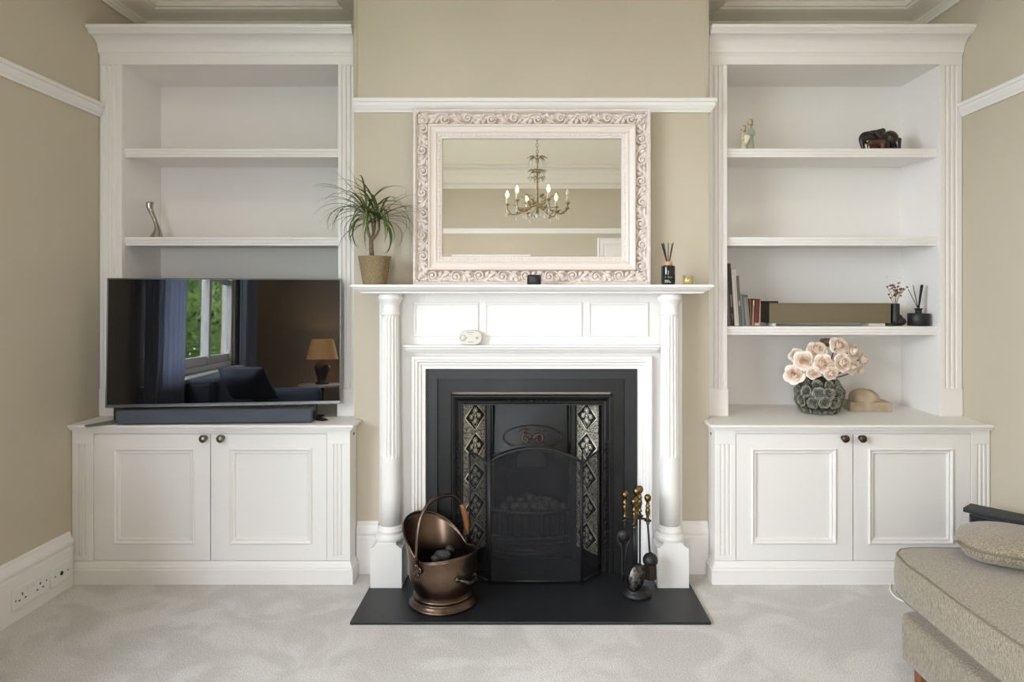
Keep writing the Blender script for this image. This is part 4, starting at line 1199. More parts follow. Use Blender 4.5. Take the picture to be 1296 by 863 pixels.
VX_, VY_ = X(1133,3.245), 3.245
vs = thing('boot_vase', 'small black boot shaped vase holding dried flowers', 'vase', (VX_,VY_,S3))
b = MB()
b.lathe([(0,.0005),(.022,.0005),(.022,.03),(.0195,.05),(.0195,Z(384,VY_)-S3-.002),(.0185,Z(384,VY_)-S3),(.014,Z(384,VY_)-S3),(.013,.03),(0,.028)], (VX_,VY_,S3), 24)
b.build('shaft', 'blackgloss' if False else 'black', vs)
b = MB(); b.ell((VX_+.020,VY_-.004,S3+.0215), (.030,.022,.021), None, 18, 10)
b.ell((VX_+.012,VY_-.002,S3+.036), (.026,.020,.022), Quaternion((0,1,0), .6), 16, 8); b.build('toe', 'black', vs)
b = MB(); b.lathe([(0,.0004),(.026,.0004),(.027,.004),(.026,.012),(.020,.014),(0,.014)], (VX_-.022,VY_-.002,S3), 22); b.build('heel', 'black', vs)
vt = Z(384,VY_)
tips = [(1123,363.5),(1129,361),(1137,358.5),(1141,366),(1147.5,363.5),(1125,373.5),(1133,368)]
rnd = random.Random(9)
for i, (px, py) in enumerate(tips):
    yy = VY_+rnd.uniform(-.02,.02)
    t = thing('dried_flower', 'thin brown dried flower sprig in the black boot shaped vase', 'dried flower', (VX_,VY_,vt-.04), (0,0,0), 'dried flowers in the boot vase')
    tip = Vector((X(px,yy), yy, Z(py,yy))); st = Vector((VX_+rnd.uniform(-.006,.006), VY_+rnd.uniform(-.006,.006), vt-.04))
    mid = (st+tip)/2+Vector((-(tip.x-st.x)*.22,0,.006))
    b = MB(); path = spline([st, mid, tip], 6); b.tube(path, .0011, 5)
    heads = [tip]
    for k in (7, 9, 10):
        p = path[min(k, len(path)-1)]; q = p+Vector((rnd.uniform(-.018,.018), rnd.uniform(-.01,.01), rnd.uniform(.004,.018))); b.tube([p, q], .0008, 4); heads.append(q)
    b.build('stem', 'driedstem', t)
    b = MB()
    for q in heads:
        for k in range(5):
            d = Vector((rnd.uniform(-1,1), rnd.uniform(-1,1), rnd.uniform(-.2,1))).normalized()
            b.ell(q+d*.004, (.0052,.0030,.0022), d.to_track_quat('X','Z'), 6, 5)
    b.build('flower_head', 'dried', t)
for i, (px, py) in enumerate(((1124.5,350),(1141,351.5))):
    t = thing('pale_sprig', ('faint pale sprig rising at the left of the dried flowers','faint pale sprig rising at the right of the dried flowers')[i], 'dried flower', (VX_,VY_,vt-.04), (0,0,0), 'pale sprigs in the boot vase')
    b = MB(); b.tube(spline([(VX_,VY_,vt-.04),(X(1131+i*4,VY_),VY_,vt+.02),(X(px,VY_),VY_+.01,Z(365,VY_)),(X(px,VY_),VY_+.01,Z(py,VY_))], 6), .0006, 4); b.build('stem', 'driedpale', t)
    b = MB(); b.ell((X(px,VY_),VY_+.01,Z(py,VY_)), (.007,.004,.0018), None, 8, 6); b.build('flower_head', 'driedpale', t)

QX, QY = X(1162.5,3.25), 3.25
bd = thing('black_reed_diffuser', 'matt black bottle reed diffuser at the right end of the book shelf', 'reed diffuser', (QX,QY,S3))
b = MB(); hb = Z(396.5,QY)-S3
b.lathe([(0,.0005),(.046,.0005),(.0485,.003),(.0485,hb-.003),(.046,hb),(.016,hb+.001),(.0145,hb+.006),(.0145,hb+.018),(.0185,hb+.020),(.0185,hb+.025),(.012,hb+.025),(.011,hb+.01),(0,hb+.01)], (QX,QY,S3), 36); b.build('bottle', 'black', bd)
for (px, py, r, yy) in ((1149.3,366,.0017,QY),(1155.5,361,.0019,QY+.02),(1167,360,.0032,QY),(1165.5,361,.0030,QY+.01),(1168,360.5,.0030,QY-.012)):
    b = MB(); b.tube([(QX+(X(px,yy)-QX)*-.08, QY+(yy-QY)*.1, S3+hb+.012),(X(px,yy),yy,Z(py,yy))], r, 6); b.build('reed', 'blackreed', bd)

# ------------------------------------------------------------------ rose vase
def rose_petals(b, seed, size=1.0, flat=1.0, res=(8,7), layers=None):
    rnd = random.Random(seed)
    # petals, foot radius, rim radius, rim height, roll of the rim, half width in radians
    lay = layers or [(3,.0060,.0045,.0320,.0,1.6),(3,.0115,.0120,.0320,.0020,1.25),(4,.0175,.0215,.0285,.0055,.98),(5,.0225,.0330,.0205,.0100,.78),(5,.0250,.0470,.0070,.0140,.74)]
    for li, (n, Rb, Rt, H, curl, A) in enumerate(lay):
        b.cur = 1 if li < 2 else 0
        for k in range(n):
            a0 = 2*PI*k/n+li*.85+rnd.uniform(-.22,.22); jr = rnd.uniform(.93,1.07); jh = rnd.uniform(-.003,.002); wv = rnd.uniform(.6,1.4)
            def pt(i, j):
                s = 2*i-1; v = j
                half = A*(.50+.50*math.sqrt(max(0,1-(max(0,v-.50)/.52)**2)))
                a = a0+s*half
                r = (Rb*.55+(Rt*jr-Rb*.55)*v**.8+.28*Rb*math.sin(PI*v))*(1-.09*s*s+.05*s)+curl*max(0,v-.75)*1.3
                z = -.012+(H+.012)*v**.9-curl*max(0,v-.66)**1.3*2.4+jh*v-.0035*s*s*v+.0016*wv*math.sin(4.5*s+seed+2*k)*v*v
                return (r*math.cos(a)*size, r*math.sin(a)*size, z*size*flat)
            b.grid(pt, *res)
def rose_mesh(seed, size=1.0):
    b = MB(); rose_petals(b, seed, size)
    b.ell((0,0,-.010*size), (.016*size,.016*size,.012*size), None, 10, 6)
    return b
RX, RY = X(1036.7,3.262), 3.262
vr = .111; vh = Z(478,RY)-CT
rv = thing('rosette_vase', 'round grey green ceramic vase covered in moulded rosettes on the right worktop', 'vase', (RX,RY,CT))
def vprof(z):
    t = (z/vh-.5)*2
    return max(.05, vr*math.sqrt(max(0, 1-(abs(t)*.86)**2.4)))
b = MB(); P = [(0,.0005)]+[(vprof(vh*k/16), .0005+vh*k/16) for k in range(17)]
P += [(P[-1][0]-.008, vh), (P[-1][0]-.014, vh-.02), (.08, vh*.4), (0, vh*.3)]
b.lathe(P, (RX,RY,CT), 40); b.build('bowl', 'vasedark', rv)
b = MB(); rnd = random.Random(4)
RL = [(3,.006,.008,.020,.0,1.3),(4,.014,.020,.019,.003,1.0),(5,.022,.034,.014,.008,.86),(6,.026,.046,.006,.011,.74)]
for row, zc in enumerate((.018,.062,.108,.146)):
    n = (9,12,12,10)[row]
    for k in range(n):
        a = 2*PI*(k+.5*(row % 2)+rnd.uniform(-.12,.12))/n+.07
        zz_ = zc+rnd.uniform(-.004,.004); r = vprof(zz_)-.002
        nn = Vector((math.cos(a), math.sin(a), (zz_/vh-.5)*1.3)).normalized()
        b.T = Matrix.Translation((RX+r*math.cos(a), RY+r*math.sin(a), CT+zz_)) @ (nn.to_track_quat('Z','Y') @ Quaternion((0,0,1), rnd.uniform(0,6))).to_matrix().to_4x4()
        rose_petals(b, row*20+k, rnd.uniform(.56,.66)*(1 if row < 3 else .8), .85, (5,4), RL)
b.T = None; b.mi = [0]*len(b.mi)
for i, p in enumerate(b.v):
    if p.z < CT+.002: b.v[i] = Vector((p.x, p.y, CT+.002))
b.build('rosette_relief', 'vase', rv, recalc=False, solid=.0012)

roses = [ # px, py, depth offset, facing (x, y, z), size, label
 (1017.5,456,-.065,(-.35,-1,.25),1.0,'large open blush rose at the left front of the bouquet, above the lowest left rose','rose'),
 (1034.5,441,-.03,(-.15,-1,.75),1.0,'blush rose with its centre tipped up at the top left of the bouquet','rose'),
 (1043,460.5,-.095,(0,-1,.1),1.02,'open blush rose facing forward in the middle of the bouquet','rose'),
 (1068,459,-.085,(.25,-1,.15),1.0,'open blush rose right of the middle one, above the vase rim','rose'),
 (1064,437,-.02,(.1,-1,.35),1.0,'topmost blush rose of the bouquet','rose'),
 (1004.5,473,-.05,(-.5,-1,.35),1.0,'lowest blush rose hanging at the far left of the bouquet','rose'),
 (1082,444.5,.0,(.75,-1,.35),.98,'blush rose turned to the right at the upper right of the bouquet','rose'),
 (1081,464.5,-.05,(.7,-1,0),.86,'blush rose half hidden at the lower right of the bouquet','rose'),
 (1094.5,455,.03,(1,-.7,.1),.82,'pale rose in profile at the far right of the bouquet','rose'),
 (1091.5,469.5,.01,(.9,-.6,-.3),.66,'small drooping rose at the lower far right of the bouquet','rose'),
 (1030,473,-.09,(-.15,-1,-.2),.70,'small rose tucked low between the left and middle roses','rose'),
 (1053.5,474,-.10,(.1,-1,-.35),.78,'rose drooping over the vase rim under the middle rose','rose'),
 (1006.5,449,.02,(-.8,-.8,.4),.80,'rose behind the large left rose, facing left','rose'),
 (1047,431.5,.06,(0,-.6,.8),.70,'dull brown faded rose behind the top of the bouquet','rosedull'),
]
mouth = Vector((RX,RY,CT+vh-.012))
for i, (px, py, dy, d, s, lab, mm) in enumerate(roses):
    yy = RY+dy; c = Vector((X(px,yy), yy, Z(py,yy)))
    q = Vector(d).normalized().to_track_quat('Z','Y')
    c = c-Vector(d).normalized()*.010
    t = thing('rose', lab, 'rose', c, q.to_euler(), 'roses in the rosette vase')
    rose_mesh(i, s*.98).build('bloom', [mm, 'roseheart' if mm == 'rose' else mm], t, local=True, recalc=False)
    qi = q.inverted()
    p0 = Vector((0,0,-.018*s)); tgt = mouth+Vector((rnd.uniform(-.03,.03), rnd.uniform(-.03,.03), 0)); pe = qi @ (tgt-c)
    pm = qi @ (Vector((tgt.x*.45+c.x*.55, tgt.y*.45+c.y*.55, max(tgt.z+.02, c.z-.03)))-c)
    b = MB(); b.tube(spline([p0, pm, pe], 6), .0026, 6); b.build('stem', 'stem', t, local=True)
    b = MB()
    for k in range(5):
        a = 2*PI*k/5
        b.grid(lambda u, v, a=a: ((.010+.026*v)*math.cos(a+(u-.5)*.7*(1-v))*s, (.010+.026*v)*math.sin(a+(u-.5)*.7*(1-v))*s, (-.020+.010*v)*s), 2, 3)
    b.build('sepals', 'stem', t, local=True, recalc=False)

# ------------------------------------------------------------------ stone carving
TY = 3.30
sx0, sx1 = X(1076,TY), X(1127,TY)
sc_t = thing('stone_carving', 'carved tan sandstone dome resting on a rectangular stone block, right of the vase', 'ornament', ((sx0+sx1)/2,TY+.03,CT), (0,0,math.radians(-5)))
wd = sx1-sx0
b = MB(); b.box(-wd/2, wd/2, -.045, .055, .0005, Z(508.5,TY)-CT); b.build('block', 'stone', sc_t, local=True, bevel=.003)
b = MB(); bz0 = Z(508.5,TY)-CT
def dome(i, j):
    a = 2*PI*i; e = j*PI/2
    x_ = .074*math.cos(a)*math.sin(e+.001)**.8; y_ = .046*math.sin(a)*math.sin(e+.001)**.8
    z_ = .064*math.cos(e)**.75
    z_ *= 1-.25*max(0, x_/.074)
    g = .0035*math.sin(11*math.atan2(y_, x_+.03)+2)*math.sin(e)+.003*math.sin(70*x_+30*y_)*math.sin(e)
    return (-.013+x_*(1+g*4), y_*(1+g*4), bz0-.002+z_+g)
b.grid(dome, 40, 14); b.build('carved_dome', 'stone', sc_t, local=True)

# ------------------------------------------------------------------ figurine of two people
FX, FYy = X(946,3.235), 3.235
fg = thing('figurine', 'small pale resin figurine of an adult holding a child on the top right shelf', 'figurine', (FX,FYy,S1), (0,0,0))
def Xr(px): return X(px,FYy)
def fz(py): return Z(py,FYy)-S1
def figure(cx, topy, bodytop, wbot, wsh, m, name, lean=0):
    h = fz(bodytop); b = MB(); rs = []
    for t, k in ((.001,1.0),(.12,.98),(.3,.9),(.5,.80),(.66,.74),(.78,.86),(.9,.80),(.97,.52),(1.0,.30),(1.06,.26)):
        w_ = wbot*(1-t)+wsh*t if t < 1 else wsh
        rs.append([(cx+lean*t+w_*k*math.cos(2*PI*q/18), FYy+w_*k*.8*math.sin(2*PI*q/18), S1+.0004+h*t) for q in range(18)])
    hc = (cx+lean*1.1-.003, FYy-.003, S1+fz(topy)-.013)
    for ang in range(7):
        th = PI*(1-ang/6)
        rs.append([(hc[0]+.0105*max(.12,math.sin(th))*math.cos(2*PI*q/18), hc[1]+.011*max(.12,math.sin(th))*math.sin(2*PI*q/18), hc[2]+.0135*math.cos(th)) for q in range(18)])
    # arms folded across the front
    b.rings(rs, True)
    for s in (-1, 1):
        sh = Vector((cx+lean+s*wsh*.72, FYy-.004, S1+h*.88)); el = Vector((cx+lean*.6+s*wsh*.95, FYy-wsh*.55, S1+h*.64)); ha = Vector((cx+lean*.6-s*wsh*.05, FYy-wsh*.95, S1+h*.70))
        b.tube(spline([sh, el, ha], 5), [.0062]*5+[.0052]*6, 8)
    o = b.build(name, m, fg, remesh=.0016)
    b = MB(); b.ell((hc[0]+.0032,hc[1]+.0035,hc[2]+.0030), (.0120,.0115,.0130), None, 14, 9)
    b.ell((hc[0]+.007,hc[1]+.002,hc[2]-.010), (.0075,.009,.010), None, 12, 8); b.ell((hc[0]-.0085,hc[1]-.001,hc[2]-.006), (.0035,.0055,.0085), None, 10, 7)
    b.build('hair', 'fighair', o)
    b = MB(); b.ell((hc[0]-.0035,hc[1]-.0075,hc[2]-.002), (.0068,.0052,.0098), None, 12, 8); b.ell((hc[0]-.0050,hc[1]-.0128,hc[2]-.002), (.0016,.0018,.0028), None, 8, 6)
    b.build('face', 'figskin', o)
    return o
figure(Xr(950), 151.5, 160.5, .0185, .0150, 'figgrey', 'adult_figure')
figure(Xr(941.5), 159, 168, .0155, .0125, 'figcream', 'child_figure', -.001)
b = MB()
b.grid(lambda i, j: (Xr(940.5)+(.030*i)*(1-.65*j), FYy-.0215-.003*math.sin(PI*i), S1+fz(171.5)-.008*i-.040*j), 8, 6)
b.build('pale_shawl', 'figpale', fg, solid=.002)

# ------------------------------------------------------------------ carved elephants
EX, EY = X(1113,3.25), 3.25
def ez(py): return Z(py,EY)
el = thing('elephant_carving', 'dark polished carved wooden elephant bending over its calf on the top right shelf', 'ornament', (EX,EY,S1))
def E(px): return X(px,EY)
b = MB()
b.ell((E(1127.5),EY+.01,ez(176)), (.040,.040,.043), None, 20, 14)
b.ell((E(1116),EY+.012,ez(176.5)), (.048,.036,.038), None, 20, 14)
b.ell((E(1105.5),EY+.002,ez(173.8)), (.058,.032,.035), Quaternion((0,1,0), -.20), 20, 14)
b.ell((E(1113),EY+.004,ez(171.8)), (.026,.030,.033), None, 18, 12)
b.ell((E(1095),EY-.002,ez(175)), (.026,.022,.028), None, 16, 12)
trunk = spline([(E(1099),EY-.004,ez(171)),(E(1092.5),EY-.006,ez(172)),(E(1089.5),EY-.008,ez(177)),(E(1090),EY-.010,ez(183)),(E(1091.5),EY-.012,S1+.006)], 6)
b.tube(trunk, [.019-.010*i/(len(trunk)-1) for i in range(len(trunk))], 12)
for (px, dy, py0) in ((1134,-.018,176),(1133,.028,176),(1119,-.022,180),(1118,.032,180)):
    b.tube([(E(px),EY+dy,ez(py0)),(E(px),EY+dy,S1+.012),(E(px),EY+dy,S1+.0015)], [.016,.0125,.0145], 12)
b.build('elephant_body', 'darkwood', el, remesh=.0032)
b = MB()
def ear(i, j):
    s = 2*i-1
    return (E(1107.5)+.038*(j-.35)*.9-.012*s*(1-j), EY-.034-.006*math.sin(PI*j), ez(173.5)+.021*s*math.sin(PI*(.15+.8*j))+.016*j)
b.grid(ear, 10, 10); b.build('ear', 'darkwood', el, solid=.006)
b = MB(); b.ell((E(1114.8),EY-.016,ez(166.8)), (.014,.014,.014), None, 12, 8); b.build('ear_tip', 'darkwood', el)
b = MB(); tl_ = spline([(E(1136),EY+.006,ez(173)),(E(1138),EY+.004,ez(178)),(E(1137.8),EY,ez(184)),(E(1138.6),EY,S1+.004)], 5); b.tube(tl_, [.005-.002*i/15 for i in range(len(tl_))], 8); b.build('tail', 'darkwood', el)
for s in (0, 1):
    b = MB(); b.tube(spline([(E(1096),EY-.02+.02*s,ez(179)),(E(1094),EY-.026+.02*s,ez(181)),(E(1093),EY-.028+.02*s,ez(180))], 4), [.003-.0022*i/8 for i in range(9)], 7); b.build('tusk', 'figpale', el)
b = MB()
b.ell((E(1107),EY-.034,ez(182.5)), (.040,.020,.017), None, 18, 12); b.ell((E(1097.5),EY-.038,ez(183)), (.018,.015,.015), None, 14, 10)
b.tube([(E(1096),EY-.042,ez(183)),(E(1092.5),EY-.044,ez(185.5)),(E(1092),EY-.044,S1+.003)], [.009,.006,.004], 8)
for px in (1100,1104,1111,1114): b.tube([(E(px),EY-.034+.012*(-1)**px,ez(184)),(E(px),EY-.034+.012*(-1)**px,S1+.0015)], [.010,.0095], 10)
b.build('calf', 'redwood', el, remesh=.003)

# ------------------------------------------------------------------ sockets on the left skirting
def plate(pxa, pxb, label, kind):
    xs = XL+.022
    ya, yb = xs*F/(pxa-VX), xs*F/(pxb-VX); yc = (ya+yb)/2; w = (yb-ya); h = .084; zc = .088
    t = thing('wall_socket', label, 'socket', (xs, yc, zc-h/2), (0,0,0), 'sockets on the left skirting')
    b = MB(); b.rings([[(x, yc+sy*(w/2-i), zc+sz*(h/2-i)) for sy, sz in ((-1,-1),(1,-1),(1,1),(-1,1))] for x, i in ((xs-.001,0),(xs+.006,0),(xs+.008,.002),(xs+.0085,.005))], False)
    b.build('faceplate', 'plastic', t, bevel=.0012)
    def slot(dy, dz, a, c, nm='pin_slot'):
        b = MB(); b.box(xs+.0078, xs+.0092, yc+dy-a, yc+dy+a, zc+dz-c, zc+dz+c); b.build(nm, 'socketdark', t)
    if kind == 2:
        for s in (-1, 1):
            cy = s*.048
            slot(cy, .010, .0028, .0055); slot(cy-.016, -.010, .0045, .0028); slot(cy+.016, -.010, .0045, .0028)
            b = MB(); b.box(xs+.0078, xs+.0105, yc+s*.016-.006, yc+s*.016+.006, zc+.012, zc+.030); b.build('switch', 'plastic', t, bevel=.001)
        slot(-.078*w/.18, -.004, .0026, .0030, 'screw'); slot(.078*w/.18, -.004+.012, .0026, .0030, 'screw')
    else:
        b = MB(); b.T = Matrix.Translation((xs+.008,yc,zc)) @ Matrix.Rotation(PI/2,4,'Y'); b.lathe([(0,0),(.009,0),(.009,.002),(0,.002)], n=16); b.build('aerial_port', 'socketdark', t)
        slot(-.038, 0, .0026, .0030, 'screw'); slot(.038, 0, .0026, .0030, 'screw')
plate(14, 59, 'white double power socket on the left skirting, nearest the camera', 2)
plate(62.5, 88, 'white single aerial socket on the left skirting, beside the cabinet', 1)

# ------------------------------------------------------------------ sofa, bolster and black unit at the right
sofa = thing('sofa', 'taupe chenille upholstered sofa at the lower right corner against the right wall', 'sofa', (1.62,1.5,0))
def cushion(mb, x0, x1, y0, y1, z0, z1, r, puff, nu=24, nv=34, wob=.004, sd=0):
    # rounded box: loft of superellipse rings through the height with a puffed crown
    cx, cy = (x0+x1)/2, (y0+y1)/2; hx, hy = (x1-x0)/2, (y1-y0)/2
    n = 96; rs = []
    def rg(sc_, z, k=.0):
        out = []
        for q in range(n):
            a = 2*PI*q/n
            ca, sa = math.cos(a), math.sin(a); e = .13
            ax, ay = (abs(ca), abs(sa)); mxx = max(ax, ay)
            kk = (ax**14+ay**14)**(-1/14); ux = ca*kk; uy = sa*kk
            x_ = cx+ux*max(0,(hx-sc_)); y_ = cy+uy*max(0,(hy-sc_))
            w = wob*noise.noise(Vector((x_*5, y_*5, z*9+sd)))
            out.append((x_+w, y_+w, z+w))
        return out
    H = z1-z0
    for t in range(5):
        a = PI/2*t/4; rs.append(rg(r*(1-math.sin(a)), z0+r*(1-math.cos(a))*.6))
    for t in range(1, 5): rs.append(rg(-.004*math.sin(PI*t/5), z0+.012+(H-.024)*t/5))
    for t in range(5):
        a = PI/2*t/4; rs.append(rg(r*(1-math.cos(a)), z1-r*.6*(1-math.sin(a))))
    for t in range(1, 10):
        f = t/10; rs.append(rg(r+f*(min(hx,hy)-r)*.98, z1+puff*math.sin(PI/2*min(1,f*1.6))))
    mb.rings(rs, True)
    return rg
SX = 1.207
b = MB(); rg = cushion(b, SX, 2.0, .35, 2.305, .272, .412, .020, .016)
seat = b.build('seat_cushion', 'chenille', sofa)
b = MB()
b.tube(rg(.003, .407), .0036, 6, True); b.tube(rg(.003, .279), .0034, 6, True)
b.build('piping', 'piping', seat)
b = MB()
n = 64
def bring(x0, x1, y0, y1, z, r=.03):
    out = []
    for cx, cy, a0 in ((x1-r,y1-r,0),(x0+r,y1-r,PI/2),(x0+r,y0+r,PI),(x1-r,y0+r,1.5*PI)):
        for k in range(7):
            a = a0+PI/2*k/6; out.append((cx+r*math.cos(a), cy+r*math.sin(a), z))
    return out
b.rings([bring(1.240+i, 1.99, .36+i, 2.268-i, z) for z, i in ((.058,.012),(.062,.002),(.08,0),(.19,0),(.205,.004),(.212,.014))]+[bring(1.32,1.96,.42,2.17,z) for z in (.214,.285)], True)
b.build('base', 'chenille', sofa)
for (fx, fy) in ((1.285,2.185),(1.285,.44),(1.93,2.185),(1.93,.44)):
    b = MB(); b.rings([[(fx+s*1.0*a+dx, fy+s2*a+dy, z) for s, s2 in ((-1,-1),(1,-1),(1,1),(-1,1))] for z, a, dx, dy in ((.0006,.014,-.012,.008),(.07,.026,0,0))], False)
    b.build('leg', 'wood', sofa, bevel=.003)
# bolster cushion lying across the far end
bol = thing('bolster_cushion', 'plump taupe bolster cushion with piped edge lying on the far end of the sofa', 'cushion', (1.66,2.10,.424), (0,0,math.radians(-24)))
b = MB()
rs = []; n = 40; Lb = .29; Rz = .050; Ry = .15
for t in range(21):
    f = -1+2*t/20
    k = (1-abs(f)**5)**.5 if abs(f) < 1 else 0.04
    k = max(k, .05)
    rs.append([(Lb*f, Ry*k*math.copysign(abs(math.cos(2*PI*q/n))**.8, math.cos(2*PI*q/n)), .048+Rz*(.25+.75*k)*math.copysign(abs(math.sin(2*PI*q/n))**.8, math.sin(2*PI*q/n))*(1 if k > .3 else k)+.002*math.sin(9*f)) for q in range(n)])
b.rings(rs, True)
bo = b.build('cushion_body', 'chenille', bol, local=True)
b = MB(); b.tube([(Lb*f, -Ry*.99*max(.05,(1-abs(f)**5)**.5)-.002, .048+.004+.006*(1-f*f)) for f in [-.985+1.97*i/40 for i in range(41)]], .0042, 6); b.build('piping', 'piping', bo, local=True)

du = thing('electronic_unit', 'black electronic unit with an overhanging top and small lit display behind the sofa', 'device', (1.885,2.655,0), (0,0,math.atan2(-.155,.13)))
b = MB(); b.rings([[(x_, y_, z) for x_, y_ in ((-.15,-.02),(.125,-.02),(.125,.07),(-.15,.07))] for z in (.385,.404)], False); b.build('top_plate', 'black', du, local=True, bevel=.003)
b = MB(); b.rings([[(p[0], p[1], z) for p in [( -.145+.03*(1-math.cos(PI/2*k/6)), .06-.075*math.sin(PI/2*k/6)) for k in range(7)]+[(.115,-.015),(.115,.06)]] for z in (.005,.372)], False)
b.build('body', 'blackgloss', du, local=True)
b = MB(); b.box(-.12, .11, -.005, .05, .371, .386); b.build('neck', 'black', du, local=True)
b = MB()
for k in range(5): b.box(-.045+.011*k, -.038+.011*k, -.0165, -.0145, .356+.003*(k % 2), .364)
b.build('lit_digits', 'led', du, local=True)
b = MB(); b.box(.025, .075, -.0165, -.0145, .357, .361); b.build('blue_light', 'ledblue', du, local=True)

def fl(px, py): return (X(px, FLOORY(py,.004)), FLOORY(py,.004), .0035)
b = MB(); b.tube(spline([(1.66,2.78,.0035)]+[fl(*p) for p in ((1132.5,737),(1127,742),(1127.5,748),(1133,755),(1143,760.5),(1157,764.5))]+[(1.50,2.45,.0035),(1.75,2.3,.0035)], 8), .0032, 7)
tag(b.build('cable', 'cable', None, (1.5,2.7,0)), 'white cable looping over the carpet behind the sofa', 'cable')

# ------------------------------------------------------------------ things seen only in the mirror and the television
HX_, HY_ = .05, .72
ch = thing('chandelier', 'antique gilt leaf chandelier with candle lamps hanging in the room, seen in the mirror', 'chandelier', (HX_,HY_,1.93))
cz = 1.93
b = MB(); b.lathe([(0,.03),(.012,.03),(.018,.045),(.010,.06),(.016,.08),(.022,.10),(.012,.12),(.009,.14),(.009,.30),(.014,.31),(.009,.32),(.009,.43),(.013,.44),(.013,.46),(.006,.47),(.006,.49),(0,.49)], (HX_,HY_,cz), 14); b.build('centre_stem', 'antique', ch)
b = MB()
z = cz+.488; k = 0
while z < ZC-.05:
    b.tube([(HX_+(.010*math.cos(a) if k % 2 else 0), HY_+(0 if k % 2 else .010*math.cos(a)), z+.016*math.sin(a)+.014) for a in [2*PI*q/12 for q in range(12)]], .0026, 5, True); z += .026; k += 1
b.build('chain', 'antique', ch)
b = MB(); b.lathe([(0,-.002),(.02,-.03),(.045,-.02),(.055,-.002)], (HX_,HY_,ZC), 20); b.build('ceiling_rose', 'antique', ch)
def leafm(mb, p, d, up, l, w):
    d = Vector(d).normalized(); up = Vector(up); s_ = d.cross(up).normalized(); up = s_.cross(d)
    mb.grid(lambda i, j: tuple(Vector(p)+d*l*j+s_*w*(2*i-1)*math.sin(PI*(.05+.92*j))**.8+up*(.18*l*math.sin(PI*j)-.08*l*(2*i-1)**2)), 4, 6)
for i in range(6):
    a = math.radians(10+60*i); ca, sa = math.cos(a), math.sin(a); tan = Vector((-sa,ca,0))
    def R(r, z): return (HX_+r*ca, HY_+r*sa, cz+z)
    b = MB(); pth = spline([R(.012,.10),R(.05,.085),R(.10,.060),R(.16,.030),R(.21,.030),R(.243,.065),R(.245,.105)], 6); b.tube(pth, .0062, 7)
    b.lathe([(0,.10),(.010,.10),(.020,.110),(.022,.115),(.010,.116),(0,.116)], R(.245,0), 12)
    arm = b.build('arm', 'antique', ch)
    b = MB(); rn = random.Random(i)
    for (r, z, sgn) in ((.08,.075,1),(.12,.05,-1),(.16,.035,1),(.20,.03,-1),(.235,.055,1),(.05,.10,-1)):
        leafm(b, R(r,z), tan*sgn*.9+Vector((ca*.4,sa*.4,rn.uniform(-.2,.7))), (0,0,1), rn.uniform(.05,.07), .018)
    b.tube(spline([R(.07,.075),R(.10,.14),R(.075,.17),R(.055,.15)], 5), .0028, 6); leafm(b, R(.095,.145), (ca,sa,.6), (0,0,1), .055, .017)
    b.build('leaves', 'antique', arm, recalc=False)
    b = MB(); b.lathe([(0,.115),(.0105,.115),(.0105,.165),(0,.165)], R(.245,0), 12); b.build('candle_sleeve', 'candle', arm)
    b = MB(); b.lathe([(0,.164),(.006,.166),(.0135,.182),(.0125,.198),(.006,.215),(.0015,.224),(0,.225)], R(.245,0), 14)
    b.build('bulb', 'bulboff' if i == 0 else 'bulb', arm)
    b = MB()
    for (r, z, l) in ((.245,.095,.05),(.255,.06,.05),(.17,.018,.035),(.09,.04,.03)):
        p = R(r,z); b.tube([p,(p[0],p[1],p[2]-.014)], .0009, 4); b.lathe([(0,0),(.0055,-.008),(.0055,-.016),(0,-l*.8)], (p[0],p[1],p[2]-.014), 8)
    b.build('crystal_drop', 'crystal', arm)
b = MB()
for lev, (zz_, rr, n_) in enumerate(((.462,.065,8),(.355,.062,8),(.30,.06,5))):
    for k in range(n_):
        a = 2*PI*k/n_+lev*.3; ca, sa = math.cos(a), math.sin(a)
        p = spline([(HX_+.008*ca,HY_+.008*sa,cz+zz_),(HX_+rr*.5*ca,HY_+rr*.5*sa,cz+zz_+.022),(HX_+rr*ca,HY_+rr*sa,cz+zz_-.010)], 5)
        b.tube(p, .0022, 5); leafm(b, p[4], (ca,sa,-.1), (0,0,1), .055, .015)
b.build('crown_leaves', 'antique', ch, recalc=False)
b = MB()
for lev, (zz_, rr, n_) in enumerate(((.452,.065,8),(.345,.062,8))):
    for k in range(n_):
        a = 2*PI*k/n_+lev*.3
        for q in range(3): b.ell((HX_+rr*math.cos(a),HY_+rr*math.sin(a),cz+zz_-.012-.016*q), (.0042,.0042,.007), None, 6, 5)
b.ell((HX_,HY_,cz+.012), (.016,.016,.016), None, 10, 8)
b.build('crown_crystals', 'crystal', ch)

ls = thing('grey_sofa', 'slate grey sofa below the window, seen dark in the television', 'sofa', (-1.55,.45,0))
b = MB(); b.box(-1.94, -1.18, -.45, 1.30, .08, .30); b.build('base', 'greysofa', ls, bevel=.02)
for k in range(2):
    b = MB(); cushion(b, -1.76, -1.16, -.26+.685*k, .42+.685*k, .30, .44, .03, .02, sd=k); b.build('seat_cushion', 'greysofa', ls)
b = MB(); b.box(-1.97, -1.76, -.45, 1.30, .28, .80); b.build('backrest', 'greysofa', ls, bevel=.05, seg=3)
for y0 in (-.47, 1.12):
    b = MB(); b.box(-1.95, -1.18, y0, y0+.19, .1, .60); b.build('armrest', 'greysofa', ls, bevel=.05, seg=3)
for fx in (-1.88,-1.24):
    for fy in (-.38, 1.22):
        b = MB(); b.lathe([(0,.0006),(.018,.0006),(.026,.082),(0,.082)], (fx,fy,0), 12); b.build('leg', 'wood', ls)
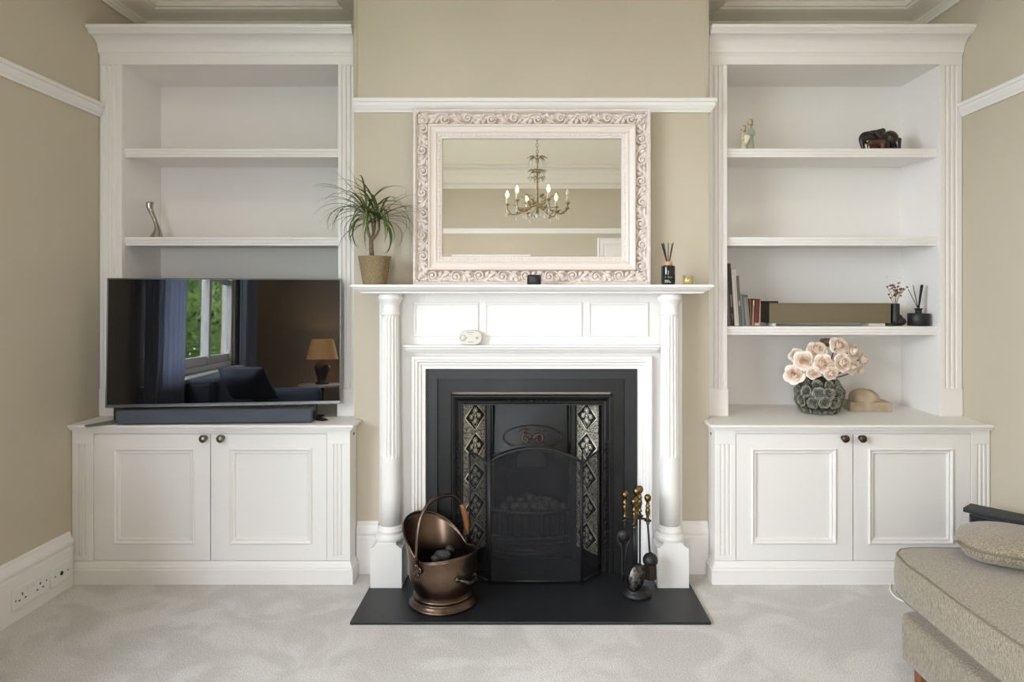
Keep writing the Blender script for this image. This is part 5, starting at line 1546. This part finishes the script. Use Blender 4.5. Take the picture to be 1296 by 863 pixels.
cu = thing('scatter_cushion', 'dark grey scatter cushion propped at the end of the grey sofa, seen in the television', 'cushion', (-1.53,1.16,.64), (math.radians(-38),0,math.radians(28)))
b = MB()
b.grid(lambda i, j: ((2*i-1)*.19*(1-.08*(1-(2*j-1)**2)), -.075*((1-(2*i-1)**4)*(1-(2*j-1)**4))**.6, .15+(2*j-1)*.14*(1-.08*(1-(2*i-1)**2))), 14, 14)
b.grid(lambda i, j: ((2*i-1)*.19*(1-.08*(1-(2*j-1)**2)), .075*((1-(2*i-1)**4)*(1-(2*j-1)**4))**.6, .15+(2*j-1)*.14*(1-.08*(1-(2*i-1)**2))), 14, 14)
b.build('cover', 'greysofa', cu, local=True)
def curtain(y0, y1, label):
    t = thing('curtain', label, 'curtain', (XL+.09,(y0+y1)/2,.02), (0,0,0), 'grey curtains at the window')
    b = MB(); n = 90
    b.grid(lambda i, j: (XL+.085+.032*math.sin(2*PI*i*(y1-y0)/.095)*(.7+.3*j)+.006*math.sin(5*i), y0+(y1-y0)*i, .02+2.50*j), n, 8)
    b.build('drape', 'curtain', t, solid=.003)
curtain(1.46, 2.16, 'grey curtain at the fireplace end of the window'); curtain(-1.45, -.80, 'grey curtain at the far end of the window')
cp_ = thing('curtain_pole', 'metal curtain pole above the window', 'curtain pole', (XL+.09,.35,2.53))
b = MB(); b.tube([(XL+.085,-1.55,2.535),(XL+.085,2.24,2.535)], .014, 12); b.build('pole', 'greyfoot', cp_)
for yy in (-1.57,2.26):
    b = MB(); b.ell((XL+.085,yy,2.535), (.028,.03,.028), None, 14, 10); b.build('finial', 'greyfoot', cp_)
for yy in (-1.1,.3,1.8):
    b = MB(); b.box(XL+.0005, XL+.08, yy-.008, yy+.008, 2.522, 2.534); b.build('bracket', 'greyfoot', cp_)
LX, LY = -1.27, -1.86
st_ = thing('side_table', 'small round side table in the far corner, seen in the television', 'table', (LX,LY,0))
b = MB(); b.lathe([(0,.50),(.26,.50),(.27,.508),(.27,.518),(.26,.525),(0,.525)], (LX,LY,0), 36); b.build('table_top', 'whitewall', st_)
b = MB(); b.lathe([(0,.03),(.02,.03),(.016,.25),(.022,.50),(0,.50)], (LX,LY,0), 16); b.build('pedestal', 'darkwood', st_)
b = MB(); b.lathe([(0,.0006),(.17,.0006),(.17,.012),(.03,.035),(0,.035)], (LX,LY,0), 28); b.build('foot', 'darkwood', st_)
lp = thing('table_lamp', 'lit table lamp with a pale pleated shade on the side table, seen in the television', 'lamp', (LX,LY,.525))
b = MB(); b.lathe([(0,.001),(.075,.001),(.075,.02),(.05,.03),(.055,.06),(.085,.17),(.09,.21),(.06,.24),(.02,.25),(.012,.27),(.012,.36),(0,.36)], (LX,LY,.525), 28); b.build('base', 'lampbase', lp)
b = MB(); b.rings([[(LX+(r+.003*(k % 2))*math.cos(2*PI*k/48), LY+(r+.003*(k % 2))*math.sin(2*PI*k/48), .525+z) for k in range(48)] for z, r in ((.29,.175),(.40,.150),(.52,.120))], True, False, False); b.build('lamp_shade', 'shade', lp)
b = MB(); b.ell((LX,LY,.525+.39), (.028,.028,.04), None, 12, 8); b.build('bulb', 'bulb', lp)

# garden outside the window
b = MB(); b.prism([(-14,-10),(8,-10),(8,YF-.14),(XL-.14,YF-.14),(XL-.14,8),(-14,8)], 'z', -.35, -.3); tag(b.build('lawn', 'grass'), 'green front garden lawn outside the windows', 'lawn', kind='structure')
def shrub(name, c, r, label, n, seed, trunk=0, mm='bush'):
    rnd = random.Random(seed); t = thing(name, label, 'shrub' if not trunk else 'tree', (c[0],c[1],-.3))
    if trunk:
        b = MB(); b.tube([(c[0],c[1],-.3),(c[0]+.05,c[1],trunk*.5),(c[0],c[1],trunk)], [.10,.08,.06], 10); b.build('trunk', 'trunk', t)
    b = MB()
    for k in range(n):
        d = Vector((rnd.gauss(0,1), rnd.gauss(0,1), rnd.gauss(0,1))).normalized()*rnd.uniform(.55,1.0)
        p = Vector((c[0]+d.x*r[0], c[1]+d.y*r[1], c[2]+d.z*r[2]))
        q = Euler((rnd.uniform(0,6), rnd.uniform(0,6), rnd.uniform(0,6))).to_quaternion(); l = rnd.uniform(.06,.11)
        b.add([p+q @ Vector(v) for v in ((-l*.35,0,0),(0,-l*.5,.1*l),(l*.35,0,0),(0,l*.6,.1*l))], [(0,1,2,3)], False)
    b.ell(c, (r[0]*.72,r[1]*.72,r[2]*.72), None, 16, 10)
    b.build('foliage', mm, t, recalc=False)
shrub('garden_shrub', (-2.95,-1.5,.50), (.5,.8,.72), 'rounded green shrub close outside the window', 1500, 1)
shrub('garden_shrub', (-4.6,-.4,.3), (.7,1.2,.6), 'wider green shrub further along outside the window', 1200, 2)
shrub('garden_tree', (-3.3,-8.2,1.2), (1.1,1.4,2.2), 'far leafy tree beyond the nearer one outside the window', 3000, 5, .8)
shrub('garden_tree', (-3.7,-4.4,1.9), (1.0,1.6,1.7), 'leafy green tree standing on the lawn outside the window', 3600, 3, 1.0)

# ------------------------------------------------------------------ light
w = bpy.data.worlds.new('overcast_sky'); sc.world = w; w.use_nodes = True
bg = w.node_tree.nodes['Background']; bg.inputs['Color'].default_value = (.88,.92,1.0,1); bg.inputs['Strength'].default_value = 30.0
def area(name, loc, rot, sx, sy, power, color, portal=False, shape='RECTANGLE', spread=PI):
    l = bpy.data.lights.new(name, 'AREA'); l.shape = shape; l.size = sx; l.size_y = sy; l.energy = power; l.color = color; l.spread = spread
    o = bpy.data.objects.new(name, l); COL.objects.link(o); o.location = loc; o.rotation_euler = rot
    if portal: l.cycles.is_portal = True
    return o
area('window_daylight', (XL-.11,(WY0+WY1)/2,(WZ0+WZ1)/2), (0,-PI/2,0), WZ1-WZ0, WY1-WY0, 1, (1,1,1), True)
area('added_window_daylight', ((BX0+BX1)/2,YF-.11,(BZ0+BZ1)/2), (PI/2,0,0), BX1-BX0, BZ1-BZ0, 1, (1,1,1), True)  # portal of the added window, brings in front daylight
def point(name, loc, power, color, r):
    l = bpy.data.lights.new(name, 'POINT'); l.energy = power; l.color = color; l.shadow_soft_size = r
    o = bpy.data.objects.new(name, l); COL.objects.link(o); o.location = loc; return o
point('lamp_light', (LX,LY,.525+.46), 6, (1,.62,.30), .03)
for i, (dx, dy) in enumerate(((-1.0,-.2),(1.0,-.2),(-1.0,1.5),(1.0,1.5))):  # ceiling lamps added out of view to fill the room with light
    t = thing('fill_downlight', ('recessed ceiling fill light, added unseen over the window side of the room, by the camera','recessed ceiling fill light, added unseen over the sofa side of the room, by the camera','recessed ceiling fill light, added unseen in front of the television side','recessed ceiling fill light, added unseen in front of the rose side')[i], 'ceiling light', (dx,dy,ZC), (0,0,0), 'added ceiling fill lights')
    b = MB(); b.lathe([(.034,-.001),(.036,-.006),(.046,-.006),(.048,-.001)], (dx,dy,ZC), 24); b.build('trim_ring', 'white', t)
    b = MB(); b.lathe([(0,-.002),(.034,-.002),(.034,-.0035),(0,-.0035)], (dx,dy,ZC), 24); b.build('lens', 'fill_downlight', t)
    area('fill_spotlight', (dx,dy,ZC-.012), (0,0,0), .07, .07, 5.5, (1,.89,.80), False, 'DISK')  # light of each added fill lamp

# ------------------------------------------------------------------ camera
cam = bpy.data.cameras.new('camera'); co = bpy.data.objects.new('camera', cam); COL.objects.link(co)
co.location = (0,0,HC); co.rotation_euler = (PI/2,0,0)
cam.sensor_width = 36; cam.lens = F*36/1296; cam.sensor_fit = 'HORIZONTAL'
cam.shift_x = -(VX-648)/1296; cam.shift_y = (VY-431.5)/1296
cam.clip_start = .05
sc.camera = co
vs_ = sc.view_settings
vs_.view_transform = 'Standard'; vs_.look = 'None'; vs_.gamma = 1; vs_.use_curve_mapping = False; vs_.exposure = 0.05
cy_ = sc.cycles
cy_.max_bounces = 10; cy_.diffuse_bounces = 7; cy_.glossy_bounces = 5; cy_.transparent_max_bounces = 16
cy_.sample_clamp_indirect = 6; cy_.caustics_reflective = False; cy_.caustics_refractive = False
cy_.use_denoising = True
